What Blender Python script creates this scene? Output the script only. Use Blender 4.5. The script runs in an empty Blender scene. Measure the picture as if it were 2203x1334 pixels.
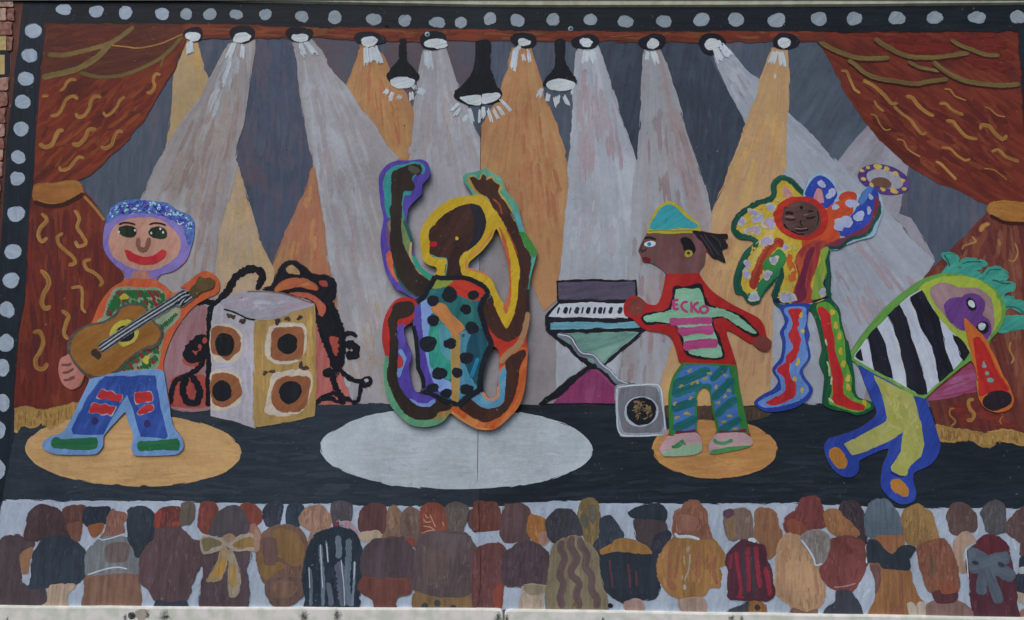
import bpy, math, random
import numpy as np
from mathutils import Vector, Matrix
from mathutils.geometry import delaunay_2d_cdt
random.seed(7)
SC = bpy.context.scene
COL = SC.collection
# ------------------------------------------------------------ camera, sky, sun, exposure
FPX, DIST, PITCH = 1590.0, 3.2, math.radians(7.0)
CAMZ = 1.55
cam = bpy.data.cameras.new("camera"); cam.sensor_width = 36.0; cam.lens = FPX / 2203 * 36
cam.clip_start = 0.05; cam.clip_end = 200
camo = bpy.data.objects.new("camera", cam); COL.objects.link(camo)
camo.location = (0, -DIST, CAMZ); camo.rotation_euler = (math.radians(90) + PITCH, 0, 0)
SC.camera = camo
world = bpy.data.worlds.new("World"); SC.world = world; world.use_nodes = True
SUN_EL, SUN_AZ = math.radians(52), math.radians(-28)     # azimuth from the viewer's back towards the left
wn = world.node_tree.nodes; bg = wn["Background"]
sky = wn.new("ShaderNodeTexSky"); sky.sky_type = 'NISHITA'; sky.sun_disc = False
sky.sun_elevation = SUN_EL; sky.sun_rotation = math.radians(180) - SUN_AZ
sky.air_density = 1.0; sky.dust_density = 4.0; sky.ozone_density = 1.0
world.node_tree.links.new(sky.outputs[0], bg.inputs[0]); bg.inputs[1].default_value = 0.10
sun = bpy.data.lights.new("sun", 'SUN'); sun.energy = 0.8; sun.angle = math.radians(35); sun.color = (1.0, 0.96, 0.9)
suno = bpy.data.objects.new("sun", sun); COL.objects.link(suno)
d = Vector((math.sin(SUN_AZ) * math.cos(SUN_EL), -math.cos(SUN_AZ) * math.cos(SUN_EL), math.sin(SUN_EL)))
suno.rotation_euler = d.to_track_quat('Z', 'Y').to_euler()
SC.view_settings.view_transform = 'Standard'; SC.view_settings.look = 'None'
SC.view_settings.exposure = 0.15; SC.view_settings.gamma = 1.0
ILL = (0.610, 0.585, 0.560)      # what a white sheet on this wall returns, used to turn seen colours into base colours
SC.cycles.transparent_max_bounces = 48
# ------------------------------------------------------------ picking points on the wall
CP, SP = math.cos(PITCH), math.sin(PITCH)
def at(px, py, y=0.0):
    u = (px - 1101.5) / FPX; v = (667 - py) / FPX
    dx, dy, dz = u, CP - v * SP, SP + v * CP
    t = (y + DIST) / dy
    return (dx * t, y, CAMZ + dz * t)
TILES = dict(a=(0, 0), b=(400, 0), c=(800, 0), d=(1200, 0), e=(1500, 0), f=(1803, 0), g=(0, 380), h=(0, 680), i=(340, 500),
             j=(660, 480), k=(780, 320), l=(780, 620), m=(1140, 580), n=(1320, 400), o=(1320, 700), p=(1560, 340), q=(1560, 600),
             r=(1803, 400), s=(1760, 700), t=(1803, 800), A=(0, 1060), B=(274, 1060), C=(548, 1060), D=(822, 1060),
             E=(1096, 1060), F=(1370, 1060), H=(1644, 1060), I=(1929, 1060), G=(0, 0))
def tscale(k): return 1.0 if k == 'G' else (274 / 1334 if k in 'ABCDEFHI' else 400 / 1334)
CUR = ['G']
def T(k): CUR[0] = k
def pts(s):
    """numbers measured on enlarged crops of the wall ('@x' picks the crop) -> wall coordinates"""
    k = CUR[0]; out = []; buf = []
    for tok in s.split():
        if tok[0] == '@': k = tok[1]; continue
        buf.append(float(tok))
        if len(buf) == 2:
            sc = tscale(k); ox, oy = TILES[k]
            out.append((ox + buf[0] * sc, oy + buf[1] * sc)); buf = []
    return out
def smooth(P, closed=True, step=5.0, tens=0.5):
    n = len(P); out = []
    rng = range(n) if closed else range(n - 1)
    for i in rng:
        if closed: p0, p1, p2, p3 = P[i - 1], P[i], P[(i + 1) % n], P[(i + 2) % n]
        else: p0, p1, p2, p3 = P[max(i - 1, 0)], P[i], P[i + 1], P[min(i + 2, n - 1)]
        L = math.hypot(p2[0] - p1[0], p2[1] - p1[1]); m = max(1, min(12, int(L / step)))
        # chord-limited tangents keep long straight sides straight
        def tan(a, b, c):
            ax, ay = b[0] - a[0], b[1] - a[1]; cx, cy = c[0] - b[0], c[1] - b[1]
            la, lc = math.hypot(ax, ay) + 1e-6, math.hypot(cx, cy) + 1e-6
            tx, ty = ax / la + cx / lc, ay / la + cy / lc
            return tx * 0.5 * min(la, lc), ty * 0.5 * min(la, lc)
        t1 = tan(p0, p1, p2) if (closed or i > 0) else (0, 0)
        t2 = tan(p1, p2, p3) if (closed or i < n - 2) else (0, 0)
        for s in range(m):
            t = s / m; h1 = 2*t**3 - 3*t*t + 1; h2 = -2*t**3 + 3*t*t; h3 = t**3 - 2*t*t + t; h4 = t**3 - t*t
            out.append((h1*p1[0] + h2*p2[0] + h3*t1[0] + h4*t2[0], h1*p1[1] + h2*p2[1] + h3*t1[1] + h4*t2[1]))
    if not closed: out.append(P[-1])
    return out
def rough(P, amt):
    if amt <= 0: return P
    n = len(P); a = [random.uniform(-1, 1) for _ in range(n)]; b = [random.uniform(-1, 1) for _ in range(n)]
    return [(P[i][0] + amt * (a[i] + a[i-1]) * .5, P[i][1] + amt * (b[i] + b[i-1]) * .5) for i in range(n)]
def ell(cx, cy, rx, ry, rot=0, n=22, wob=0.05):
    """an ellipse measured in the current crop"""
    sc = tscale(CUR[0]); ox, oy = TILES[CUR[0]]; ph = random.uniform(0, 6); w2 = random.uniform(0, 6); out = []
    c, s = math.cos(math.radians(rot)), math.sin(math.radians(rot))
    for i in range(n):
        a = 2 * math.pi * i / n; k = 1 + wob * math.sin(2 * a + ph) + wob * .7 * math.sin(3 * a + w2) + random.uniform(-wob, wob) * .5
        x, y = rx * k * math.cos(a), ry * k * math.sin(a)
        out.append((ox + (cx + x*c - y*s) * sc, oy + (cy + x*s + y*c) * sc))
    return out
def inside(X, Y, poly):
    P = np.asarray(poly); n = len(P); r = np.zeros(len(X), bool)
    for i in range(n):
        x1, y1 = P[i]; x2, y2 = P[i - 1]
        if y1 == y2: continue
        r ^= ((y1 > Y) != (y2 > Y)) & (X < (x2 - x1) * (Y - y1) / (y2 - y1) + x1)
    return r
def triangulate(loops):
    """loops: [shape, (loop, keep_inside) ...] -> verts, tris"""
    co, ed = [], []
    for lp in loops:
        b = len(co); m = len(lp[0]); co += [Vector(p) for p in lp[0]]; ed += [(b + i, b + (i + 1) % m) for i in range(m)]
    v, e, f, *_ = delaunay_2d_cdt(co, ed, [], 0, 1e-5)
    if not f: return [], []
    V = np.array([(p.x, p.y) for p in v]); F = np.array([t for t in f if len(t) == 3])
    C = V[F].mean(axis=1); ok = np.ones(len(F), bool)
    for lp, keep in loops: ok &= (inside(C[:, 0], C[:, 1], lp) == keep)
    F = F[ok]
    return V, F
# ------------------------------------------------------------ paint
def lin(v):
    v /= 255.0
    return v / 12.92 if v <= 0.04045 else ((v + 0.055) / 1.055) ** 2.4
def seen(c, k=1.0):
    g_ = .3 * c[0] + .59 * c[1] + .11 * c[2]; c = [v + (g_ - v) * .06 for v in c]
    return tuple(min(0.88, lin(c[i]) * k / ILL[i]) for i in range(3)) + (1.0,)
def paint_group():
    g = bpy.data.node_groups.new("brushed paint", 'ShaderNodeTree')
    I = g.interface
    for n, t in (("Vector", 'NodeSocketVector'), ("A", 'NodeSocketColor'), ("B", 'NodeSocketColor'), ("C", 'NodeSocketColor'),
                 ("Streak", 'NodeSocketFloat'), ("Patch", 'NodeSocketFloat'), ("Bump", 'NodeSocketFloat'), ("Rough", 'NodeSocketFloat'), ("Alpha", 'NodeSocketFloat')):
        I.new_socket(n, in_out='INPUT', socket_type=t)
    I.new_socket("Shader", in_out='OUTPUT', socket_type='NodeSocketShader')
    N, L = g.nodes, g.links
    gi, go = N.new("NodeGroupInput"), N.new("NodeGroupOutput")
    geo = N.new("ShaderNodeNewGeometry")
    def noise(vec, sc, det, ro, dist=0.0):
        n = N.new("ShaderNodeTexNoise"); n.inputs["Distortion"].default_value = dist; n.inputs["Scale"].default_value = sc; n.inputs["Detail"].default_value = det
        n.inputs["Roughness"].default_value = ro; L.new(vec, n.inputs["Vector"]); return n.outputs["Fac"]
    def rng(x, a, b, c=0.0, d=1.0, smoothr=True):
        m = N.new("ShaderNodeMapRange"); m.inputs[1].default_value = a; m.inputs[2].default_value = b
        m.inputs[3].default_value = c; m.inputs[4].default_value = d
        if smoothr: m.interpolation_type = 'SMOOTHSTEP'
        L.new(x, m.inputs[0]); return m.outputs[0]
    def mul(a, b):
        m = N.new("ShaderNodeMath"); m.operation = 'MULTIPLY'
        for i, x in enumerate((a, b)):
            if isinstance(x, float): m.inputs[i].default_value = x
            else: L.new(x, m.inputs[i])
        return m.outputs[0]
    def add(a, b):
        m = N.new("ShaderNodeMath"); m.operation = 'ADD'; L.new(a, m.inputs[0]); L.new(b, m.inputs[1]); return m.outputs[0]
    def mix(f, a, b, mode='MIX'):
        m = N.new("ShaderNodeMix"); m.data_type = 'RGBA'; m.blend_type = mode
        L.new(f, m.inputs[0]) if not isinstance(f, float) else setattr(m.inputs[0], 'default_value', f)
        L.new(a, m.inputs[6]); L.new(b, m.inputs[7]); return m.outputs[2]
    V = gi.outputs["Vector"]; P = geo.outputs["Position"]
    n1 = noise(V, 1.0, 5.0, 0.6, 0.5); s1 = mul(rng(n1, 0.36, 0.66), gi.outputs["Streak"])
    n2 = noise(P, 3.3, 4.0, 0.6); n2b = noise(V, 0.45, 2.0, 0.5)
    s2 = mul(rng(add(mul(n2, 0.55), mul(n2b, 0.45)), 0.49, 0.62), gi.outputs["Patch"])
    n3 = noise(V, 2.3, 3.0, 0.65, 0.8)
    n4 = noise(P, 160.0, 2.0, 0.6)
    n5 = noise(P, 1.1, 3.0, 0.55)
    col = mix(s1, gi.outputs["A"], gi.outputs["B"]); col = mix(s2, col, gi.outputs["C"])
    n6 = noise(P, 38.0, 3.0, 0.7); n7 = noise(P, 17.0, 5.0, 0.75); n8 = noise(P, 4.5, 3.0, 0.6)
    vo = N.new("ShaderNodeTexVoronoi"); vo.inputs["Scale"].default_value = 19.0; L.new(P, vo.inputs["Vector"])
    fleck = mul(rng(vo.outputs["Distance"], 0.03, 0.075, 1.0, 0.0), rng(noise(P, 6.0, 2.0, .5), 0.5, 0.6, 0.0, 1.0))
    val = add(rng(n3, 0.3, 0.7, 0.95, 1.04, False), add(rng(n4, 0.3, 0.7, -0.05, 0.05, False), rng(n5, 0.35, 0.65, -0.07, 0.07, False)))
    val = add(val, add(rng(n6, 0.35, 0.65, -0.05, 0.05, False), add(mul(rng(n7, 0.58, 0.76), -0.26), rng(n8, 0.35, 0.65, -0.08, 0.08, False))))
    val = add(val, mul(fleck, -0.45))
    vc = N.new("ShaderNodeCombineColor"); [L.new(val, vc.inputs[i]) for i in range(3)]
    col = mix(1.0, col, vc.outputs[0], 'MULTIPLY')
    wear = mul(rng(noise(P, 55.0, 4.0, 0.7), 0.64, 0.70), rng(noise(P, 5.3, 2.0, .6), 0.46, 0.62))
    wc_ = N.new("ShaderNodeRGB"); wc_.outputs[0].default_value = seen((150, 152, 154)); col = mix(mul(wear, 0.35), col, wc_.outputs[0])
    bs = N.new("ShaderNodeBsdfPrincipled"); L.new(col, bs.inputs["Base Color"]); L.new(gi.outputs["Rough"], bs.inputs["Roughness"])
    bs.inputs["Specular IOR Level"].default_value = 0.16; L.new(gi.outputs["Alpha"], bs.inputs["Alpha"])
    bp = N.new("ShaderNodeBump"); bp.inputs["Distance"].default_value = 0.0016; L.new(gi.outputs["Bump"], bp.inputs["Strength"])
    L.new(add(mul(n3, 0.8), add(mul(n1, 0.5), mul(n4, 0.15))), bp.inputs["Height"]); L.new(bp.outputs[0], bs.inputs["Normal"])
    L.new(bs.outputs[0], go.inputs[0])
    return g
PG = paint_group()
MATS = {}; SPEC = {}
def tup(c):
    if isinstance(c, str): c = tuple(int(c[i:i+2], 16) for i in (0, 2, 4))
    return c
def shade(c, k): return tuple(max(0, min(255, v * k)) for v in c)
def paint(A, B=None, C=None, ang=90, st=0.8, pa=0.5, bump=0.5, ro=0.62, freq=50, along=6, mode='d', org=(0, 0), dry=0.25, cover=1.0):
    """ang: direction the brush ran, degrees from horizontal; mode 'r' fans out from org, 'u' follows the stroke"""
    A = tup(A); B = tup(B) if B else shade(A, 0.86); C = tup(C) if C else shade(A, 1.1)
    key = (A, B, C, ang, st, pa, bump, ro, freq, along, mode, org, dry, cover)
    if key in MATS: return MATS[key]
    m = bpy.data.materials.new("paint"); m.use_nodes = True; SPEC[m.name] = (A, B, C); N, L = m.node_tree.nodes, m.node_tree.links
    N.remove(N["Principled BSDF"]); g = N.new("ShaderNodeGroup"); g.node_tree = PG
    for n, v in (("A", seen(A)), ("B", seen(B)), ("C", seen(C)), ("Streak", st), ("Patch", pa), ("Bump", bump), ("Rough", ro), ("Alpha", 1.0)):
        g.inputs[n].default_value = v
    if mode == 'u':
        src = N.new("ShaderNodeTexCoord").outputs["UV"]
        mp = N.new("ShaderNodeMapping"); L.new(src, mp.inputs[0]); mp.inputs["Scale"].default_value = (along, freq * 2.2, 1)
        oi = N.new("ShaderNodeObjectInfo"); cx = N.new("ShaderNodeCombineXYZ"); L.new(oi.outputs["Random"], cx.inputs[2])
        sc = N.new("ShaderNodeVectorMath"); sc.operation = 'SCALE'; sc.inputs[3].default_value = 50; L.new(cx.outputs[0], sc.inputs[0])
        ad = N.new("ShaderNodeVectorMath"); ad.operation = 'ADD'; L.new(mp.outputs[0], ad.inputs[0]); L.new(sc.outputs[0], ad.inputs[1])
        vec = ad.outputs[0]
        # the bristles leave ragged sides and a dry, broken tail
        tp = N.new("ShaderNodeUVMap"); tp.uv_map = "tip"; sp_ = N.new("ShaderNodeSeparateXYZ"); L.new(tp.outputs[0], sp_.inputs[0])
        def mt(op, a, b=None, c=None):
            q = N.new("ShaderNodeMath"); q.operation = op
            for i_, x_ in enumerate((a, b, c)):
                if x_ is None: continue
                if isinstance(x_, (int, float)): q.inputs[i_].default_value = x_
                else: L.new(x_, q.inputs[i_])
            return q.outputs[0]
        u_, v_ = sp_.outputs[0], sp_.outputs[1]
        side = mt('SUBTRACT', 1.0, mt('ABSOLUTE', v_))
        end = mt('MINIMUM', mt('MULTIPLY', u_, 6.0), mt('MULTIPLY', mt('SUBTRACT', 1.0, u_), 2.2))
        body = mt('MINIMUM', mt('MULTIPLY', side, 1.6), end)
        nz = N.new("ShaderNodeTexNoise"); nz.inputs["Scale"].default_value = 2.2; nz.inputs["Detail"].default_value = 3; nz.inputs["Roughness"].default_value = .7; L.new(vec, nz.inputs["Vector"])
        off, kb, kn = (0.60, 0.9, 2.6) if dry > .5 else ((0.44, 1.5, 1.7) if dry > .1 else (0.36, 2.6, 1.2))
        a_ = mt('MULTIPLY_ADD', body, kb, mt('MULTIPLY', mt('SUBTRACT', nz.outputs["Fac"], off), kn))
        mr = N.new("ShaderNodeMapRange"); mr.inputs[1].default_value = -0.03; mr.inputs[2].default_value = 0.03; L.new(a_, mr.inputs[0]); L.new(mr.outputs[0], g.inputs["Alpha"])
    elif mode == 'r':
        o = at(*org); geo = N.new("ShaderNodeNewGeometry"); sx = N.new("ShaderNodeSeparateXYZ")
        sb = N.new("ShaderNodeVectorMath"); sb.operation = 'SUBTRACT'; L.new(geo.outputs["Position"], sb.inputs[0]); sb.inputs[1].default_value = o
        L.new(sb.outputs[0], sx.inputs[0])
        a2 = N.new("ShaderNodeMath"); a2.operation = 'ARCTAN2'; L.new(sx.outputs[0], a2.inputs[0]); L.new(sx.outputs[2], a2.inputs[1])
        # the branch cut of atan2 lies straight up from the lamp (fed with -z), away from the beam
        ng = N.new("ShaderNodeMath"); ng.operation = 'MULTIPLY'; ng.inputs[1].default_value = -1; L.new(sx.outputs[2], ng.inputs[0]); L.new(ng.outputs[0], a2.inputs[1])
        ml = N.new("ShaderNodeMath"); ml.operation = 'MULTIPLY'; ml.inputs[1].default_value = freq * 0.75; L.new(a2.outputs[0], ml.inputs[0])
        ln = N.new("ShaderNodeVectorMath"); ln.operation = 'LENGTH'; L.new(sb.outputs[0], ln.inputs[0])
        m2 = N.new("ShaderNodeMath"); m2.operation = 'MULTIPLY'; m2.inputs[1].default_value = along * 0.5; L.new(ln.outputs["Value"], m2.inputs[0])
        cx = N.new("ShaderNodeCombineXYZ"); L.new(ml.outputs[0], cx.inputs[0]); L.new(m2.outputs[0], cx.inputs[2]); vec = cx.outputs[0]
    else:
        geo = N.new("ShaderNodeNewGeometry")
        mp = N.new("ShaderNodeMapping"); mp.vector_type = 'TEXTURE'; mp.inputs["Rotation"].default_value = (0, -math.radians(ang), 0)
        L.new(geo.outputs["Position"], mp.inputs[0])
        m2 = N.new("ShaderNodeMapping"); m2.inputs["Scale"].default_value = (along, 20, freq); L.new(mp.outputs[0], m2.inputs[0]); vec = m2.outputs[0]
    L.new(vec, g.inputs["Vector"]); L.new(g.outputs[0], N["Material Output"].inputs[0])
    MATS[key] = m; return m
def twin(m):
    """the same paint, laid with a ragged dry brush"""
    if m.name not in SPEC: return m
    A, B, C = SPEC[m.name]; return paint(A, B, C, mode='u', dry=.7, st=.6, bump=.5)
def plain(name, col, ro=0.6, metal=0.0, nscale=40, var=0.15, bump=0.2, col2=None):
    m = bpy.data.materials.new(name); m.use_nodes = True; N, L = m.node_tree.nodes, m.node_tree.links; b = N["Principled BSDF"]
    n = N.new("ShaderNodeTexNoise"); n.inputs["Scale"].default_value = nscale; n.inputs["Detail"].default_value = 6
    geo = N.new("ShaderNodeNewGeometry"); L.new(geo.outputs["Position"], n.inputs["Vector"])
    r = N.new("ShaderNodeValToRGB"); c = seen(tup(col)); c2 = seen(tup(col2)) if col2 else tuple(v * (1 - var) for v in c[:3]) + (1,)
    r.color_ramp.elements[0].color = c2; r.color_ramp.elements[1].color = c; r.color_ramp.elements[0].position = 0.38; r.color_ramp.elements[1].position = 0.6
    L.new(n.outputs["Fac"], r.inputs[0]); L.new(r.outputs[0], b.inputs["Base Color"])
    b.inputs["Roughness"].default_value = ro; b.inputs["Metallic"].default_value = metal; b.inputs["Specular IOR Level"].default_value = 0.3
    bp = N.new("ShaderNodeBump"); bp.inputs["Strength"].default_value = bump; bp.inputs["Distance"].default_value = 0.003
    L.new(n.outputs["Fac"], bp.inputs["Height"]); L.new(bp.outputs[0], b.inputs["Normal"]); return m
# ------------------------------------------------------------ objects
def link(name, V, F, mat, parent=None, uv=None, mids=None, tip=None):
    V = np.asarray(V, float); c = (V.max(0) + V.min(0)) / 2
    me = bpy.data.meshes.new(name); me.from_pydata([tuple(v) for v in (V - c)], [], [tuple(int(i) for i in f) for f in F])
    for m in (mat if isinstance(mat, list) else [mat]): me.materials.append(m)
    if mids is not None: me.polygons.foreach_set("material_index", mids)
    if uv is not None:
        ul = me.uv_layers.new(name="UVMap")
        li = np.empty(len(me.loops), int); me.loops.foreach_get("vertex_index", li)
        ul.data.foreach_set("uv", np.asarray(uv, float)[li].ravel())
    if tip is not None:
        tl = me.uv_layers.new(name="tip"); tl.data.foreach_set("uv", np.asarray(tip, float)[li].ravel())
    me.update()
    o = bpy.data.objects.new(name, me); COL.objects.link(o)
    wc = Vector(c)
    if parent is not None:
        o.parent = parent; o.location = wc - Vector(parent["wc"])
    else: o.location = wc
    WC[o.name] = wc; o["wc"] = tuple(wc)
    return o
WC = {}
def tag(o, label=None, cat=None, group=None, kind=None):
    if label: o["label"] = label
    if cat: o["category"] = cat
    if group: o["group"] = group
    if kind: o["kind"] = kind
    return o
STEP = 0.00009
class Surface:
    def __init__(s, y, outline, holes=(), always=False):
        s.y = y; s.outline = outline; s.holes = list(holes); s.always = always; s.boxes = []; s.root = None
        a = np.array(outline); s.bb = (a[:, 0].min(), a[:, 1].min(), a[:, 0].max(), a[:, 1].max())
    def level(s, bb, extra=0):
        l = 0
        for b, k in s.boxes:
            if b[0] < bb[2] and b[2] > bb[0] and b[1] < bb[3] and b[3] > bb[1] and k > l: l = k
        l += 1; s.boxes.append((bb, l + extra)); return s.y - l * STEP
def bbox(P): a = np.asarray(P); return (a[:, 0].min(), a[:, 1].min(), a[:, 0].max(), a[:, 1].max())
SURF = {}
ON = ['board']; LASTP = {}
def surf_for(bb):
    if ON[0] != 'board': return [SURF[ON[0]]]
    out = []
    if bb[0] < 1030: out.append(SURF['left'])
    if bb[2] > 1032: out.append(SURF['right'])
    return out or [SURF['left']]
def fill(name, s, mat, sub=False, sm=True, jit=0.7, step=4.0, label=None, ragged=None):
    """a painted area; sub=True hangs it under the last area drawn with sub=False"""
    P = pts(s) if isinstance(s, str) else s
    if sm: P = smooth(P, True, step)
    else:
        Q = []
        for i in range(len(P)):
            a, b = P[i], P[(i + 1) % len(P)]; m = max(1, int(math.hypot(b[0]-a[0], b[1]-a[1]) / 9))
            Q += [(a[0] + (b[0]-a[0])*t/m, a[1] + (b[1]-a[1])*t/m) for t in range(m)]
        P = Q
    n_ = len(P); f1, f2 = random.uniform(0, 6), random.uniform(0, 6); on_board = ON[0] == 'board'
    if n_ > 30 and on_board:
        P = [(x + .9 * math.sin(i * .55 + f1) * math.sin(i * .13 + f2), y + .9 * math.sin(i * .47 + f2) * math.cos(i * .11 + f1)) for i, (x, y) in enumerate(P)]
    P = rough(P, jit); bb = bbox(P); res = None
    if ragged is None: ragged = (bb[2] - bb[0]) * (bb[3] - bb[1]) > 350
    for S in surf_for(bb):
        loops = [(P, True)]
        cross = S.always or (ON[0] == 'board' and bb[0] < 1038 and bb[2] > 1020)
        if cross:
            loops.append((S.outline, True)); loops += [(h, False) for h in S.holes if bb[0] < bbox(h)[2] and bb[2] > bbox(h)[0]]
        V, F = triangulate(loops)
        if len(F) == 0: continue
        use = sorted(set(F.ravel().tolist())); rm = {u: i for i, u in enumerate(use)}
        y = S.level(bb); W = [at(V[u][0], V[u][1], y) for u in use]; F2 = [[rm[i] for i in f] for f in F]
        # make every face look at the viewer
        a, b, c = (np.array(W[i]) for i in F2[0]); nrm = np.cross(b - a, c - a)
        if nrm[1] > 0: F2 = [f[::-1] for f in F2]
        par = LASTP.get(id(S)) if sub else S.root
        if ragged:
            mids = [0] * len(F2); uvs = [(0, 0)] * len(W); tps = [(.5, 0)] * len(W); i = 0; Q = P + P[:2]
            rw = min(7.0, 2.6 + .012 * (bb[2] - bb[0] + bb[3] - bb[1]))
            while i < len(Q) - 2:
                m_ = random.randrange(6, 22); seg = Q[i:i + m_]; i += m_ - 2 if m_ > 8 else m_ - 1
                if len(seg) < 3: continue
                o_ = random.uniform(-.4, .8); seg = [(x + o_ * .4, y + o_ * .4) for x, y in seg]
                if cross or bb[0] < 20 or bb[2] > 2190:
                    if not inside(np.array([q[0] for q in seg]), np.array([q[1] for q in seg]), S.outline).all(): continue
                    if S is SURF['left'] and max(q[0] for q in seg) > 1020 and bb[2] > 1034: continue
                    if S is SURF['right'] and min(q[0] for q in seg) < 1044 and bb[0] < 1030: continue
                v, uv, f, tp = ribbon(seg, (rw if on_board else min(rw, 3.6)) * random.uniform(.6, 1.2), .6, .3)
                if S.always:
                    X_, Y_ = np.array([q[0] for q in v]), np.array([q[1] for q in v])
                    if not inside(X_, Y_, S.outline).all() or any(inside(X_, Y_, h).any() for h in S.holes): continue
                b0 = len(W); ru = random.uniform(0, 9)
                W += [at(q[0], q[1], y - 2e-5 - (len(W) % 977) * 2e-8 - j_ * 3e-7) for j_, q in enumerate(v)]; uvs += [(a + ru, c_ + ru) for a, c_ in uv]; tps += tp
                F2 += [[q + b0 for q in ff] for ff in f]; mids += [1] * len(f)
            o = link(name, W, F2, [mat, twin(mat)], par or S.root, uv=uvs, mids=mids, tip=tps)
        else: o = link(name, W, F2, mat, par or S.root)
        if label: o["label"] = label
        if not sub: LASTP[id(S)] = o
        res = o
    return res
def ribbon(P, w, taper=0.5, wob=0.12):
    n = len(P); L = [0.0]
    for i in range(1, n): L.append(L[-1] + math.hypot(P[i][0]-P[i-1][0], P[i][1]-P[i-1][1]))
    tot = L[-1] + 1e-6; V, UV, TP = [], [], []
    for i in range(n):
        a, b = P[max(i-1, 0)], P[min(i+1, n-1)]; tx, ty = b[0]-a[0], b[1]-a[1]; l = math.hypot(tx, ty) + 1e-6
        nx, ny = -ty / l, tx / l; e = min(L[i], tot - L[i]); k = min(1.0, math.sqrt(max(0, e) / (w * taper + 1e-6)) * .8 + .2)
        w1 = w * .5 * k * (1 + random.uniform(-wob, wob)); w2 = w * .5 * k * (1 + random.uniform(-wob, wob))
        V += [(P[i][0] + nx*w1, P[i][1] + ny*w1), (P[i][0], P[i][1]), (P[i][0] - nx*w2, P[i][1] - ny*w2)]
        UV += [(L[i] * .002, w * .001), (L[i] * .002, 0), (L[i] * .002, -w * .001)]
        TP += [(L[i] / tot, 1), (L[i] / tot, 0), (L[i] / tot, -1)]
    F = []
    for i in range(n - 1):
        for j in (0, 1):
            a = i*3 + j; F.append((a, a + 1, a + 4, a + 3))
    return V, UV, F, TP
def stroke(name, s, w, mat, sub=True, taper=0.5, wob=0.12, label=None):
    """one pull of the brush along a line; w is measured in the current crop"""
    P = pts(s) if isinstance(s, str) else s
    P = rough(smooth(P, False, 3.5), 0.25); V, UV, F, TP = ribbon(P, w * tscale(CUR[0]) * (1.18 if w > 15 else 1), taper, wob); bb = bbox(V)
    SS = surf_for(bb); S = SS[0] if len(SS) == 1 or (bb[0] + bb[2]) / 2 < 1032 else SS[1]
    y = S.level(bb); par = LASTP.get(id(S)) if sub else S.root
    o = link(name, [at(p[0], p[1], y - min(i_ // 3, 45) * 1.5e-6) for i_, p in enumerate(V)], F, mat, par or S.root, uv=UV, tip=TP)
    if label: o["label"] = label
    if not sub: LASTP[id(S)] = o
    return o
def brushwork(name, region, n, ang, ln, w, cols, spread=10, sub=True, fan=None, bump=0.7, curve=0.06, soft_=0.5):
    """n loose pulls of the brush inside a region, one mesh; the pulls lie a few microns over each other"""
    R = pts(region) if isinstance(region, str) else region
    bb = bbox(R); SS = surf_for(bb)
    cols = [tup(c) for c in cols]; mean = [sum(c[i] for c in cols) / len(cols) for i in range(3)]
    cols = [tuple(round(mean[i] + (c[i] - mean[i]) * soft_, 1) for i in range(3)) for c in cols]
    mats = [paint(c, shade(c, .93), shade(c, 1.05), mode='u', bump=bump * .6, st=0.6, dry=.7) for c in cols]
    for S in SS:
        V, UV, F, M, TPS = [], [], [], [], []; done = tries = 0; y = S.level(bb, n // 29)
        while done < n and tries < n * 14:
            tries += 1
            x0, y0 = random.uniform(bb[0], bb[2]), random.uniform(bb[1], bb[3])
            a = math.radians(ang + random.gauss(0, spread)) if fan is None else math.atan2(-(y0 - fan[1]), x0 - fan[0]) + math.radians(random.gauss(0, spread * .25))
            l = ln * random.uniform(.6, 1.6); ww = w * random.uniform(.6, 1.8); cv = random.uniform(-curve, curve) * l
            P = []
            for t in range(6):
                q = t / 5 - .5; k = (1 - 4*q*q) * cv
                P.append((x0 + math.cos(a)*q*l - math.sin(a)*k, y0 - math.sin(a)*q*l - math.cos(a)*k))
            X = np.array([p[0] for p in P]); Y = np.array([p[1] for p in P])
            ok = inside(X, Y, R).all()
            if S.always or ON[0] == 'board': ok = ok and inside(X, Y, S.outline).all()
            for h in S.holes: ok = ok and not inside(X, Y, h).any()
            if not ok: continue
            v, uv, f, tp = ribbon(P, ww, .8, .25); b = len(V); yy = y - done * 3e-6
            ru = random.uniform(0, 9)
            V += [at(p[0], p[1], yy) for p in v]; UV += [(u + ru, vv + ru) for u, vv in uv]; TPS += tp; F += [tuple(i + b for i in q) for q in f]; M += [random.randrange(len(cols))] * len(f); done += 1
        if V:
            par = LASTP.get(id(S)) if sub else S.root
            o = link(name, V, F, mats, par or S.root, uv=UV, mids=M, tip=TPS); o["kind"] = "stuff"
def dot(name, cx, cy, rx, ry, mat, rot=0, sub=True, wob=0.05, jit=0.3): return fill(name, ell(cx, cy, rx, ry, rot, wob=wob), mat, sub=sub, sm=False, jit=jit)
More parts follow.
